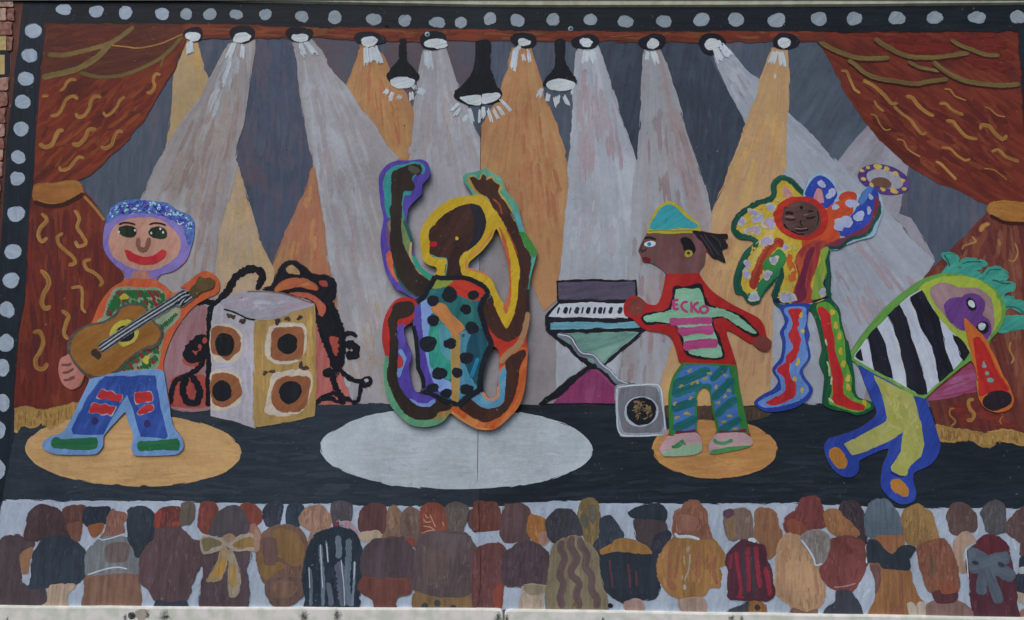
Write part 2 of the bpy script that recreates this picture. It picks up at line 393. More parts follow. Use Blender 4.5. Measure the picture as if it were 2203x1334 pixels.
def slab(name, outline, holes, y0, y1, mat, edge_mat):
    """a board cut to an outline, from depth y0 (front) back to y1"""
    V, F = triangulate([(outline, True)] + [(h, False) for h in holes]); use = sorted(set(F.ravel().tolist())); rm = {u: i for i, u in enumerate(use)}
    W = [at(V[u][0], V[u][1], y0) for u in use]; F2 = [[rm[i] for i in f] for f in F]
    a, b, c = (np.array(W[i]) for i in F2[0])
    if np.cross(b - a, c - a)[1] > 0: F2 = [f[::-1] for f in F2]
    mi = [0] * len(F2); n = len(W)
    W2 = [(p[0], y1, p[2]) for p in W]; F3 = [[i + n for i in f[::-1]] for f in F2]; mi += [1] * len(F3)
    W += W2; F2 += F3; side = []
    cnt = {}
    for f in F2[:len(F3)]:
        for i in range(3):
            e = (f[i], f[(i + 1) % 3]); cnt[e] = 1
    for e in cnt:
        if (e[1], e[0]) not in cnt: side.append([e[0], e[0] + n, e[1] + n, e[1]])
    F2 += side; mi += [1] * len(side)
    return link(name, W, F2, [mat, edge_mat], None, mids=mi)
# ------------------------------------------------------------ the wall, the boards, the ledges
T('G')
m_render = plain("cream render", (168, 170, 155), 0.8, nscale=30, var=0.12)
m_edge = plain("raw board edge", (70, 55, 48), 0.8, nscale=90, var=0.3)
def box(name, x0, x1, z0, z1, y0, y1, mat, parent=None, bev=0.0):
    V = [(x, y, z) for x in (x0, x1) for y in (y0, y1) for z in (z0, z1)]
    F = [(0, 1, 3, 2), (4, 6, 7, 5), (0, 4, 5, 1), (2, 3, 7, 6), (0, 2, 6, 4), (1, 5, 7, 3)]
    o = link(name, V, F, mat, parent)
    if bev:
        b = o.modifiers.new("bevel", 'BEVEL'); b.width = bev; b.segments = 2
    return o
wall = box("rendered_wall", -3.2, 3.2, -0.2, 4.2, 0.016, 0.25, m_render)
tag(wall, "plain cream wall that carries the painted boards", "wall"); wall["kind"] = "structure"
LEFT_OUT = smooth([(50, -4), (200, -2), (400, 2), (600, 6), (800, 10), (940, 12.5), (1035.2, 14.2), (1033.3, 300), (1030.9, 660), (1026.9, 1000), (1022.7, 1307),
                   (900, 1306.5), (600, 1305.5), (300, 1305), (0, 1304.5), (-72, 1304), (-45, 1000), (-20, 700), (3, 500), (16, 280), (30, 150)], True, 12)
RIGHT_OUT = smooth([(1036.4, 14.5), (1200, 14.5), (1450, 14.5), (1650, 13.7), (1803, 13), (1930, 12), (2066, 10.5), (2203, 9.5), (2290, 8), (2320, 400), (2370, 900), (2400, 1333),
                    (2203, 1331), (2050, 1326), (1900, 1322), (1644, 1319), (1370, 1316), (1250, 1313), (1096, 1311), (1024.1, 1309.5), (1028.3, 1000), (1032.3, 660), (1034.5, 300)], True, 12)
BY0 = 0.0
bl = slab("painted_panel", LEFT_OUT, (), 0.0, 0.016, paint((30, 36, 44)), m_edge)
br = slab("painted_panel", RIGHT_OUT, (), 0.0, 0.016, paint((24, 30, 38)), m_edge)
tag(bl, "left board of the stage mural, with the guitarist and amplifier stack", "mural", "boards of the stage mural")
tag(br, "right board of the stage mural, with the keyboard and horn player", "mural", "boards of the stage mural")
SURF['left'] = Surface(0.0, LEFT_OUT); SURF['right'] = Surface(0.0, RIGHT_OUT); SURF['left'].root = bl; SURF['right'].root = br

# ------------------------------------------------------------ backdrop and beams
BACK = paint((70, 79, 93), (58, 67, 82), (84, 80, 92), ang=88, pa=.7, freq=45)
fill("painted_backdrop", "80 40 1034 50 2210 55 2215 930 0 930 30 700", BACK, sm=False)
BACKD = paint((54, 63, 76), (42, 51, 64), (66, 76, 90), ang=80, pa=.5, freq=50)
fill("painted_backdrop", "@b 480 290 600 262 780 290 830 560 905 1100 916 1190 870 1334 @i 910 0 850 130 822 240 760 170 720 0 @b 355 1150 440 640", paint((66, 76, 94), (56, 66, 84), (84, 74, 86), ang=92, pa=.9, freq=40), sm=False, sub=True)
fill("painted_backdrop", "@d 290 300 640 290 625 400 600 880 575 1160 545 1120 400 690", BACKD, sm=False, sub=True)
fill("painted_backdrop", "@d 725 300 1010 300 1060 370 1340 870 @e 335 960 240 1200 195 1334 @n 780 30 705 205 650 0 @d 1045 1334 880 820", BACKD, sm=False, sub=True)
fill("painted_backdrop", "@e 655 330 900 320 1000 520 1130 750 1220 900 1030 1170 820 980 650 800", paint((70, 80, 93), (60, 70, 84), (80, 92, 106), ang=60, pa=.6, freq=45), sm=False, sub=True)
MAR = paint((78, 72, 82), (86, 70, 78), (66, 74, 88), ang=80, pa=.8, freq=40)
fill("painted_backdrop", "@b 870 262 1240 270 1250 340 1190 520 1150 612 1060 530 900 290", MAR, sm=False, sub=True)
fill("painted_backdrop", "@c 90 300 355 310 350 560 290 800 100 470", MAR, sm=False, sub=True); fill("painted_backdrop", "@c 530 300 750 300 740 560 620 620 540 380", MAR, sm=False, sub=True)
def beam(s, A, B=None, C=None, org=None, label=None, **k):
    k.setdefault('st', .55); k.setdefault('freq', 32); k.setdefault('along', 3); k['pa'] = .9
    return fill("painted_light_beam", s, paint(A, B, C, mode='r', org=org, **k), sm=False, label=label, jit=.9)
T('G')
brushwork("blue_brushwork", "@b 520 300 760 330 800 700 880 1100 820 1250 460 1300 400 1100 480 640", 60, 90, 60, 8, [(60, 72, 92), (82, 74, 88), (70, 82, 98), (80, 78, 92)], spread=5, bump=.15)
brushwork("blue_brushwork", "@d 740 420 1010 420 1300 900 1200 1200 1060 1300 900 900", 40, 100, 60, 8, [(50, 60, 72), (60, 70, 83), (48, 56, 69)], spread=14, bump=.15)
# right-hand background beams first
beam("1190 560 1800 560 1990 590 1985 650 1990 880 1150 880 1036 870 1036 420 1100 420 1170 560", (126, 123, 126), (114, 108, 110), (140, 146, 154), org=(1300, -400), pa=.8)
beam("700 540 1034 300 1034 880 700 880", (134, 132, 136), (124, 119, 122), (144, 150, 158), org=(800, -500), pa=.8)
# far right pair
beam("@f 210 900 120 1010 40 1120 0 1165 @G 1815 365 1900 440 2010 562 1960 470 1932 460 @r 430 200 455 90 @f 500 1190 400 1090 300 1000", (130, 130, 140), (120, 116, 126), (142, 146, 156), org=(2100, 0))
b12 = "@e 115 400 160 500 220 630 280 740 335 840 @G 1640 400 1655 870 1850 885 1870 800 2000 690 @r 620 655 690 540 600 460 500 350 420 260 @p 1000 210 830 40 @e 1010 1170 920 1090 820 980 740 890 655 815 440 580 380 540 290 440 200 340"
beam(b12, (138, 145, 156), (126, 131, 143), (150, 160, 172), org=(1500, 40), label="pale grey beam falling to the right behind the dancers", pa=.8)
brushwork("pink_brushwork", "1780 560 1850 500 2000 600 1900 760 1800 800", 26, -55, 60, 9, [(140, 128, 136), (148, 134, 142), (130, 134, 144)], fan=(1500, 40))
brushwork("pale_brushwork", "1690 290 1760 300 1880 460 1850 700 1800 850 1700 600 1690 420", 40, -55, 70, 8, [(150, 156, 168), (132, 134, 146), (142, 146, 158)], fan=(1500, 40))
brushwork("pale_brushwork", "@e 130 400 220 380 400 600 330 820", 22, -55, 40, 6, [(156, 162, 172), (120, 122, 130), (140, 146, 156)], fan=(1500, 40))
# yellow beam 11
b11 = "@e 535 350 500 450 465 550 430 680 380 830 330 960 290 1080 240 1200 195 1334 @n 780 30 705 205 @G 1515 560 1480 660 1444 740 1418 825 1400 880 1657 880 1659 700 1670 560 1684 375 @e 625 1200 640 900 652 750 652 550 645 350"
beam(b11, (164, 134, 98), (156, 120, 84), (172, 140, 88), org=(1692, 40), label="broad yellow brown beam behind the keyboard player's back")
brushwork("ochre_brushwork", "@e 420 760 640 760 625 1250 560 1334 220 1334 330 1000", 40, 80, 60, 8, [(176, 142, 84), (160, 132, 104), (172, 132, 88)], fan=(1692, 40))
brushwork("orange_brushwork", "1560 440 1670 520 1655 860 1600 860 1560 700 1480 700 1530 520", 46, 80, 70, 9, [(160, 118, 86), (168, 130, 94), (150, 110, 86), (164, 132, 88)], fan=(1692, 40))
# beams of the right middle
b10 = "@d 625 355 610 520 605 700 600 880 585 1040 575 1140 545 1180 @G 1350 480 1350 700 1330 880 1405 880 1418 825 1444 740 1480 660 1515 560 @n 705 205 650 0 @d 1045 1334 1000 1180 960 1080 920 960 880 820 850 690 810 560 770 460 725 350"
beam(b10, (138, 142, 149), (124, 120, 124), (136, 122, 122), org=(1404, 20), pa=.9, label="grey mauve beam ending behind the keyboard player")
brushwork("pink_brushwork", "@d 780 700 850 720 1030 1300 @G 1500 480 1440 700 1400 860 1350 860 1365 500 @d 620 1100 700 700", 60, 80, 60, 7, [(132, 112, 116), (126, 122, 126), (142, 144, 150), (120, 106, 106)], fan=(1404, 20))
b9 = "@d 145 345 125 520 110 700 105 900 95 1080 70 1200 50 1334 @m 210 0 190 600 200 900 600 900 650 610 690 300 @G 1348 560 1366 352 @d 560 1165 545 1110 500 970 450 830 400 680 345 500 285 330"
beam(b9, (144, 151, 160), (130, 130, 138), (156, 164, 173), org=(1262, 10), pa=.9, label="pale blue grey beam above the keyboard")
brushwork("pink_brushwork", "@d 170 480 270 480 440 800 490 1300 140 1334 130 900", 44, 90, 60, 8, [(144, 126, 134), (138, 134, 142), (150, 144, 152)], fan=(1262, -100))
brushwork("pale_brushwork", "1215 420 1340 420 1345 570 1220 570", 34, 88, 60, 9, [(156, 164, 174), (142, 150, 160), (148, 142, 152)], fan=(1262, -300))
# orange beam 8 + its lower continuation
b8 = "@c 1010 350 975 500 930 620 910 700 850 800 785 900 @G 1034.5 300 1033 430 1080 400 1120 560 1152 620 1170 668 1200 640 1203 580 1215 450 1220 400 @d 60 1150 40 1060 0 960 @c 1290 830 1240 700 1215 600 1180 500 1140 350"
beam(b8, (156, 115, 78), (146, 100, 68), (162, 124, 84), org=(1126, 20), label="orange beam right of the panel joint")
brushwork("orange_brushwork", "@c 1020 500 1150 480 1230 760 1330 1040 @G 1210 460 1190 620 1120 500 1060 400 1040 380 1040 290", 70, 85, 55, 7, [(160, 112, 72), (146, 88, 64), (164, 128, 86), (154, 104, 72)], fan=(1126, 20))
# beam 7, grey, left of the joint
b7 = "@c 365 360 350 470 340 580 315 700 290 830 280 1000 250 1150 200 1334 @G 840 480 830 560 832 700 840 880 1031 880 1033.5 400 1034.5 300 @c 740 930 680 760 620 620 590 560 550 440 525 340"
beam(b7, (142, 141, 148), (132, 128, 130), (154, 158, 166), org=(932, 10), pa=.9, label="grey beam ending at the dancer's head")
brushwork("pale_brushwork", "@c 350 400 500 400 700 880 760 1300 240 1334 300 900 340 620", 60, 85, 60, 8, [(152, 158, 167), (136, 130, 136), (146, 146, 154), (144, 134, 130)], fan=(932, 10))
# orange beam 6
b6 = "@b 1255 330 1230 430 1190 530 1150 615 1250 770 1334 880 @c 100 1040 185 1140 255 1145 275 1000 285 830 290 800 230 660 150 560 110 470 70 390 20 330"
beam(b6, (152, 114, 76), (148, 96, 66), (162, 124, 78), org=(795, 20), label="narrow orange beam above the raised fist")
brushwork("orange_brushwork", "@b 1255 400 1330 380 @c 60 460 240 800 250 1080 160 1080 @b 1200 640", 44, 85, 50, 6, [(152, 86, 62), (160, 118, 76), (162, 126, 80)], fan=(795, 20))
# beam 5, the large grey one
b5 = "@b 770 310 800 420 810 560 830 720 850 860 880 1000 905 1100 935 1300 @i 1190 0 1210 120 1225 300 1260 600 1300 1000 @G 735 880 845 880 830 700 832 560 838 480 850 345 @c 185 1140 100 1040 @b 1334 880 1250 770 1145 615 1060 530 1000 430 940 340 880 270"
beam(b5, (140, 138, 143), (128, 123, 126), (150, 155, 162), org=(640, 10), pa=.9, label="widest grey beam, falling right from the third lamp")
brushwork("pale_brushwork", "@b 830 520 1000 520 1334 960 @G 830 380 800 860 740 860 700 600 @b 900 1000", 90, 75, 70, 9, [(150, 155, 162), (134, 130, 136), (142, 128, 132), (146, 146, 150)], fan=(640, 10))
brushwork("ochre_brushwork", "780 640 828 560 828 860 750 860 745 720", 30, 85, 50, 7, [(146, 132, 116), (140, 128, 124), (150, 150, 156)], fan=(640, 10))
# orange 4, tan 3
beam("674 355 661 400 616 500 586 572 590 880 745 880 722 640 704 566 697 500 682 390", (150, 104, 78), (138, 88, 72), (158, 120, 80), org=(675, 200), label="orange brown beam above the amplifiers")
brushwork("rust_brushwork", "672 380 690 500 700 600 640 600 600 570 640 470", 26, 80, 45, 7, [(150, 88, 70), (168, 128, 80), (158, 100, 72)], fan=(690, 200))
beam("509 353 523 400 553 500 562 530 586 574 592 640 600 880 455 880 462 580 468 500 490 430", (160, 140, 114), (146, 128, 112), (172, 142, 100), org=(505, 200), label="tan beam left of the amplifier stack")
brushwork("tan_brushwork", "505 380 550 520 580 620 480 620 475 500", 30, 85, 50, 7, [(164, 142, 114), (150, 136, 120), (168, 144, 100)], fan=(505, 200))
# yellow 1, grey 2
beam("402 88 388 130 376 160 372 220 365 280 358 320 330 400 420 330 452 190 @b 160 575 130 500 100 400 80 300 20 280", (158, 134, 94), (144, 128, 108), (170, 134, 72), org=(412, 20), label="short yellow beam beside the left curtain")
b2 = "@b 310 320 250 420 200 510 170 570 110 690 20 810 @a 1195 1050 @G 330 370 303 432 250 600 300 880 455 880 462 580 468 500 490 430 509 356 @b 350 1150 370 1000 400 900 425 770 445 640 475 440 490 285"
beam(b2, (136, 133, 134), (124, 112, 112), (146, 148, 150), org=(528, 10), pa=.9, label="grey beam falling left to the guitarist's head")
brushwork("mauve_brushwork", "@b 380 480 440 520 400 760 330 1150 @G 470 440 455 600 390 600 330 430 400 270", 70, 70, 70, 8, [(124, 108, 104), (140, 138, 138), (148, 132, 124), (130, 116, 118)], fan=(528, 10))
brushwork("pale_brushwork", "@b 320 360 400 340 380 560 200 860 120 900 190 620", 22, 60, 50, 6, [(158, 164, 170), (140, 142, 146)], fan=(528, 10))
# ------------------------------------------------------------ stage floor
FL = paint((40, 50, 60), (32, 41, 50), (48, 56, 66), ang=2, bump=.5)
FLR = paint((30, 38, 47), (22, 29, 36), (38, 46, 56), ang=2, bump=.6)
T('G')
fill("painted_stage_floor", "-80 862 25 862 369 873 700 871 785 869 840 872 1031 872 1031 1092 500 1086 0 1083 -80 1083", FL, sm=False)
fill("painted_stage_floor", "1031 869 1140 871 1330 869 1405 876 1656 874 1728 871 1850 876 2400 880 2400 1098 1031 1092", FLR, sm=False)
brushwork("floor_brushwork", "520 905 690 920 700 1000 1000 1062 1020 1075 20 1075 20 1000 120 1040 400 1050", 60, 0, 90, 7, [(46, 55, 65), (36, 45, 54), (52, 60, 70)], spread=4)
brushwork("floor_brushwork", "1280 900 1400 930 1420 1000 1540 1040 1680 1000 1700 880 1760 890 1900 1060 2190 1060 2190 980 2160 1075 1040 1075 1260 1010", 60, 0, 90, 7, [(36, 44, 54), (24, 31, 40), (40, 48, 58)], spread=5)
BRP = paint((70, 58, 48), (50, 44, 40), (86, 72, 56), ang=85, freq=90, bump=1)
for s in ("@o 372 590 455 586 460 650 380 655", "@o 588 592 660 585 740 592 742 680 660 690 590 682", "@o 945 590 1010 585 1100 600 1130 625 1060 668 950 672"):
    fill("brown_patch", s, BRP, sub=True, jit=1.2); brushwork("brown_brushwork", s, 14, 88, 9, 3, [(90, 76, 56), (54, 46, 42), (74, 60, 48)], spread=12)
T('G')
# spot-lit ovals on the floor
fill("painted_spotlight_oval", ell(982, 965, 291, 87, 0.5, 60, 0.0), paint((158, 169, 176), (148, 158, 166), (166, 176, 182), ang=0, freq=40, st=.5), jit=.8, sm=False, label="pale grey oval under the dancer")
brushwork("oval_brushwork", ell(982, 985, 250, 58, 0, 30, 0), 60, 0, 90, 8, [(163, 173, 180), (153, 163, 170)], spread=3, bump=.3)
fill("painted_spotlight_oval", ell(287, 968, 230, 76, 1.5, 60, 0.0), paint((176, 142, 94), (164, 126, 82), (182, 148, 100), ang=0), jit=.8, sm=False, label="tan oval under the guitarist")
brushwork("oval_brushwork", ell(287, 1005, 180, 34, 0, 30, 0), 26, 0, 70, 7, [(180, 146, 98), (168, 132, 88)], spread=4)
fill("painted_spotlight_oval", ell(1538, 966, 133, 61, 1, 50, 0.0), paint((166, 122, 70), (152, 104, 60), (172, 130, 78), ang=5), jit=.8, sm=False, label="small orange oval under the keyboard player")
brushwork("oval_brushwork", ell(1538, 990, 100, 30, 0, 30, 0), 22, 0, 50, 6, [(172, 132, 74), (156, 110, 70)], spread=10)
# ------------------------------------------------------------ curtains
CUR_A = paint((96, 38, 28), (120, 52, 30), (66, 26, 26), ang=42, pa=.8, freq=40, along=7)
fill("painted_curtain", "@a 315 160 800 162 1345 170 1320 290 1270 430 1250 500 1190 580 1120 700 1030 860 920 990 820 1090 720 1190 640 1250 560 1290 480 1305 228 1330 240 1000 258 760 280 560 297 330", CUR_A, jit=.7, sm=False, label="left upper curtain swag, dark red with gold trim")
fill("curtain_fold", "@a 330 165 1330 172 1310 270 1100 450 900 530 600 540 560 500 300 550 300 330", paint((76, 38, 30), (92, 46, 32), (62, 32, 28), ang=12, pa=.7), sub=True, sm=False)
GOLD = paint((148, 106, 52), (112, 74, 38), (172, 132, 74), mode='u', bump=1.0)
GOLDD = paint((104, 86, 48), (82, 68, 40), (124, 104, 58), mode='u', bump=.9)
DARKR = paint((58, 26, 24), mode='u')
T('G')
brushwork("fold_brushwork", "@a 340 600 980 560 1200 520 1130 660 900 990 620 1230 300 1230 270 800", 130, 42, 50, 7, [(124, 50, 28), (134, 72, 32), (70, 26, 26), (108, 36, 28), (92, 30, 30)], spread=9, curve=.14)
brushwork("fold_brushwork", "@a 340 180 1250 200 1150 300 700 420 320 500", 36, 10, 60, 7, [(88, 36, 30), (66, 34, 28), (96, 44, 30)], spread=12)
T('a')
for s, w, m in (("340 390 450 395 560 375 680 345 790 310 870 260 960 190", 28, GOLDD), ("300 555 420 530 540 500 640 450 720 390 790 310", 36, GOLDD),
                ("570 520 700 550 850 545 980 505 1100 450 1200 380 1310 260", 24, GOLDD), ("800 325 900 335 980 345 1060 335 1160 310 1310 245", 10, GOLD),
                ("1180 400 1165 440 1155 480", 14, GOLDD)):
    stroke("gold_trim", s, w, m)
for s, w in (("430 655 460 630 480 590 510 570 550 575", 22), ("300 690 350 685", 24), ("360 830 410 825 440 790 460 740 490 700 530 690 560 715", 24),
             ("545 810 560 840 600 830 640 780 650 730 680 690 730 700", 28), ("740 800 760 830 800 810 840 760 860 720 900 690", 20),
             ("1050 660 1080 665 1110 620 1100 570 1120 530 1155 540", 24), ("280 1030 320 1055 370 1040 400 980 420 940 460 935", 32),
             ("515 1030 560 1040 610 990 640 930 690 930", 32), ("720 1050 750 1065 800 1040 820 980 850 940 885 950", 24), ("425 1190 440 1220 490 1210 540 1150 570 1125 605 1140", 24)):
    stroke("gold_squiggle", s, w * .86, GOLD)
# left lower curtain
fill("painted_curtain", "@g 225 150 250 180 600 110 650 170 720 260 755 330 745 500 800 620 880 700 900 760 @G 275 640 240 720 235 800 180 872 @h 540 650 300 670 90 690 95 500 115 300 @g 150 1000 180 750 190 500 205 260", paint((98, 38, 30), (70, 30, 30), (120, 56, 34), ang=91, pa=.7, freq=45, along=3), sm=False, label="left lower curtain, tied at the top and fringed at the floor")
brushwork("fold_brushwork", "@g 220 240 600 150 740 340 740 600 860 740 700 1000 600 1060 480 1200 420 1334 @h 560 600 110 620 @g 160 1000 200 400", 150, 91, 70, 8, [(118, 54, 34), (66, 30, 34), (108, 36, 30), (84, 32, 30), (96, 42, 34)], spread=4)
fill("curtain_tie", "@g 230 95 260 60 400 45 560 38 600 90 600 130 560 145 450 185 330 195 250 172", paint((138, 88, 42), (116, 70, 38), (150, 104, 54), ang=5), sub=True)
T('g')
stroke("curtain_fold_line", "240 180 320 205 420 210 520 170 605 120", 28, DARKR)
stroke("gold_trim", "245 95 300 65 400 50 540 45 590 95", 10, GOLD); stroke("gold_trim", "600 140 650 190 700 250 750 315", 16, GOLD); stroke("gold_trim", "270 165 340 190 400 190", 8, GOLD)
for s, w in (("295 265 330 290 335 320 290 370 275 420 300 465 340 435", 28), ("535 240 570 300 555 360 590 420 615 480 560 500 540 460", 26),
             ("455 405 415 430 420 480 470 530 525 580 540 620 490 635", 26), ("655 595 605 610 620 660 690 700 735 760 710 790", 26),
             ("290 670 340 720 350 770 310 850 300 910 320 945 365 930", 34), ("510 800 580 795 590 880 590 950 620 975", 24),
             ("440 960 490 1000 470 1060 460 1130 490 1170", 30), ("@h 235 120 280 110 310 180 290 250 255 310 265 370 310 380 340 335", 32)):
    stroke("gold_squiggle", s, w * .86, GOLD)
FR = paint((156, 122, 66), (104, 80, 46), (176, 142, 82), ang=90, freq=140, along=12, bump=1)
fill("curtain_fringe", "@h 90 680 180 655 300 672 430 650 555 622 540 700 470 750 400 785 355 800 300 770 260 790 210 800 175 785 150 790 125 830 95 805", FR, sub=True, jit=1.6)
T('G'); brushwork("fringe_strands", "@h 92 685 540 640 500 730 350 790 120 810", 60, 92, 16, 3.2, [(178, 144, 84), (96, 72, 42), (156, 122, 66)], spread=8)
# right upper curtain
RC = "@e 828 215 900 320 950 420 1000 520 1060 640 1130 750 1220 890 @f 300 1000 400 1090 500 1180 620 1260 740 1320 @r 800 0 900 50 1000 100 1100 135 1334 130 @G 2216 440 2212 330 @f 1320 190 1300 215"
fill("painted_curtain", RC, paint((94, 36, 28), (112, 50, 34), (68, 28, 28), ang=-35, pa=.7, freq=45), sm=False, label="right upper curtain swag, brick red with gold trim")
T('G')
brushwork("fold_brushwork", "@f 40 560 300 620 800 640 1290 700 1300 1330 800 1300 350 1000", 190, -38, 60, 8, [(116, 48, 32), (124, 64, 40), (66, 26, 28), (98, 36, 30), (84, 32, 30)], spread=8, curve=.12)
brushwork("fold_brushwork", "@f 0 230 1290 230 1290 570 700 420 300 380", 70, -8, 60, 8, [(106, 36, 28), (84, 28, 28), (98, 38, 30)], spread=10, curve=.12)
T('f')
for s, w in (("@e 835 235 900 310 1000 365 1080 395 @f 140 415 260 420 370 415", 28), ("260 275 350 335 450 385 550 410 700 410 830 395 940 378", 28), ("810 285 880 325 960 355 1050 390 1160 400", 24),
             ("500 440 580 480 650 495 730 510", 20), ("680 440 740 490 830 545 930 585 1080 605 1200 612 1310 600", 28), ("70 430 120 460 190 520 280 560 400 580 550 600 680 580 790 568", 26)):
    P = pts(s); stroke("fold_shadow", [(x - 1, y + 5) for x, y in P], w * .7, DARKR); stroke("gold_trim", s, w, GOLDD)
for s, w in (("20 510 60 510 90 580 120 640 160 670", 20), ("180 575 260 620 330 680 380 740 430 740", 26), ("230 820 270 830 300 890 340 935 380 925", 12), ("260 720 280 760 330 800", 18),
             ("485 690 530 700 580 760 640 810 690 830", 26), ("760 640 800 640 840 690 920 720", 14), ("725 745 770 740 820 790 900 825", 24), ("400 760 450 810 520 860 550 900 600 960 640 950", 22),
             ("1050 765 1090 780 1140 825 1200 840", 12), ("775 870 820 870 870 930 920 980 1000 1000", 24), ("1020 930 1030 900 1080 905 1130 960 1180 1000 1215 970", 28), ("1100 1090 1150 1075 1200 1120 1300 1160", 24),
             ("740 1060 800 1065 850 1110 910 1150 950 1140", 18), ("420 1000 470 1010 500 1070 590 1125", 12), ("1050 1210 1120 1220 1210 1290", 10), ("700 1160 740 1180 780 1220 850 1290", 20), ("@r 140 -40 180 -20", 10)):
    if s[0] != '@': stroke("gold_squiggle", s, w * .86, GOLD)
# right lower curtain
fill("painted_curtain", "2125 458 2050 535 1989 598 1985 650 2000 860 2015 915 2055 922 2115 932 2157 924 2203 932 2232 930 2226 470".replace("2125", "@G 2125", 1), paint((98, 46, 40), (74, 36, 38), (122, 70, 50), ang=100, pa=.8, freq=45, along=3), sm=False, label="right lower curtain behind the horn player")
T('G')
brushwork("fold_brushwork", "2125 470 2060 545 2010 600 2150 700 2195 900 2198 470", 60, 112, 60, 8, [(118, 64, 46), (76, 36, 40), (102, 46, 40), (124, 84, 64)], spread=8, fan=(2160, 380))
brushwork("fold_brushwork", "2020 870 2090 860 2160 890 2198 900 2198 920 2060 915", 24, 3, 40, 7, [(120, 48, 38), (96, 36, 36)], spread=8)
fill("curtain_tie", "@r 1070 160 1100 118 1230 110 1334 118 1400 118 1400 256 1334 257 1200 252 1110 212", paint((144, 98, 44), (120, 76, 36), (160, 118, 62), ang=170), sub=True)
T('r'); stroke("curtain_fold_line", "1090 210 1180 258 1260 270 1400 268", 22, DARKR)
for s, w in (("960 360 990 400 900 430 890 460", 16), ("1270 410 1290 480 1260 540 1220 530", 14), ("1020 330 1040 290 1090 270", 34), ("1150 380 1160 430", 20), ("1240 1120 1230 1170 1260 1240 1240 1275", 16),
             ("@s 980 595 950 600 945 640 985 690 950 725", 16), ("@s 1120 530 1080 540 1085 590 1120 640 1100 680 1065 680", 26), ("@t 1185 315 1160 350 1178 380", 9)):
    stroke("gold_squiggle", s, w * .86, GOLD)
fill("curtain_fringe", "@t 705 385 830 408 900 415 1040 440 1180 415 1334 440 1420 440 1420 520 1334 525 1240 505 1150 500 1100 535 1010 520 960 490 880 500 800 500 720 480", FR, sub=True, jit=1.6)
T('G'); brushwork("fringe_strands", "@t 715 395 1040 445 1330 445 1330 515 1050 520 730 480", 70, 92, 16, 3.2, [(178, 144, 84), (96, 72, 42), (156, 122, 66)], spread=8)
# ------------------------------------------------------------ the lamp rail
fill("painted_rail", "395 49 600 51 800 58 1034 61 1300 63 1770 63 1772 88 1500 89 1250 87 1034 88 900 87 800 86 680 77 600 79 470 80 395 81", paint((92, 44, 32), (74, 34, 28), (112, 50, 32), ang=1, pa=.8), sm=False)
brushwork("rail_brushwork", "400 52 800 62 1030 66 1768 67 1768 84 1250 84 1030 84 800 82 600 76 400 77", 70, 0, 60, 5, [(120, 58, 36), (72, 30, 26), (104, 34, 26), (112, 78, 44)], spread=2)
# ------------------------------------------------------------ black border with its bulbs
BK = paint((24, 31, 38), (15, 21, 27), (30, 38, 46), ang=0, bump=.6)
fill("painted_border", "40 -4 200 -4 400 0 800 8 1034 12 1200 13 1600 13 1803 11 2066 8 2290 4 2300 66 1800 66 1200 64 1034 62 800 57 690 57 550 51 400 49 200 48 95 48", BK, sm=False, label="black top border with its row of round bulbs")
WD = [(74,20,14,11.5),(137,20,15,11.5),(207,25,14.5,12),(270,27,13,12.5),(349,29,15,11.5),(401,30,12,11),(452,31,13,11.5),(508,31,13,10),(571,31,13,10.5),(650,35,13,11.5),(720,37,14,13),(804,41,15,12),
      (871,44,12,12),(941,48,16.5,11),(991,48,12.5,11),(1054,39,12,13),(1113,44,15,13),(1190,42,13.5,12),(1270,42,13,12),(1346,46,15.5,12.5),(1429,46,15.5,12.5),(1509,42,16.5,14),(1584,42,17,13.5),(1671,43,17.5,14.5),
      (1762,40,17.5,13),(1838,40,16,13),(1929,39,17,13.5),(2011,38,16,12.5),(2102,37,18,13),(2190,37,15,14),(2268,36,16,13)]
BULB = [paint((142, 156, 170), (126, 140, 156), (154, 168, 182), ang=a, bump=1) for a in (20, 100, 150)]
for q in WD: dot("painted_bulb", *q, BULB[0] if q[0] < 400 else paint((124, 136, 145), (110, 122, 132), (136, 148, 158), ang=40, bump=1), wob=.06, jit=.8)
fill("painted_border", "@a 150 0 350 0 @G 96 46 @a 297 330 285 560 262 760 245 1000 232 1334 @g 205 260 190 500 180 750 150 1000 120 1200 110 1334 @h 115 300 95 500 90 620 90 860 @G 0 1078 -80 1078 -60 800 -20 700 3 500 16 280 30 150 48 30", paint((27, 36, 46), (18, 26, 34), (34, 44, 54), ang=90, bump=.6), sm=False, label="black left border with its column of round bulbs")
for k, q in enumerate([(71,66,16.5,15),(64,119,15.5,14),(55.5,169,15.5,15),(48.5,219,16,14),(45.5,277,16,14),(39.5,338,14.5,13.5),(37,384,15,14),(34.5,460,17.5,16.5),(28,541,17.5,15),(24,603,17,16),(15,666,15,16.5),
          (12,737,16.5,17.5),(5,791,15,17.5),(7.5,867,11.5,18),(-1,925,12,17),(-3,1010,13,20)]): dot("painted_bulb", *q, BULB[k % 3], wob=.04, jit=.7)
fill("painted_border", "2193 62 2300 62 2330 400 2380 930 2228 930 2222 600 2212 330 2200 190", paint((30, 36, 46), (22, 28, 38)), sm=False, label="black right border beside the curtain")
fill("painted_edge_strip", "34 -4 51 -4 44 60 33 140 21 240 15 300 8 420 3 510 -4 560 -8 540 -6 430 4 330 10 240 22 140", paint((84, 50, 42), (64, 40, 36), (104, 62, 50)), sm=False)
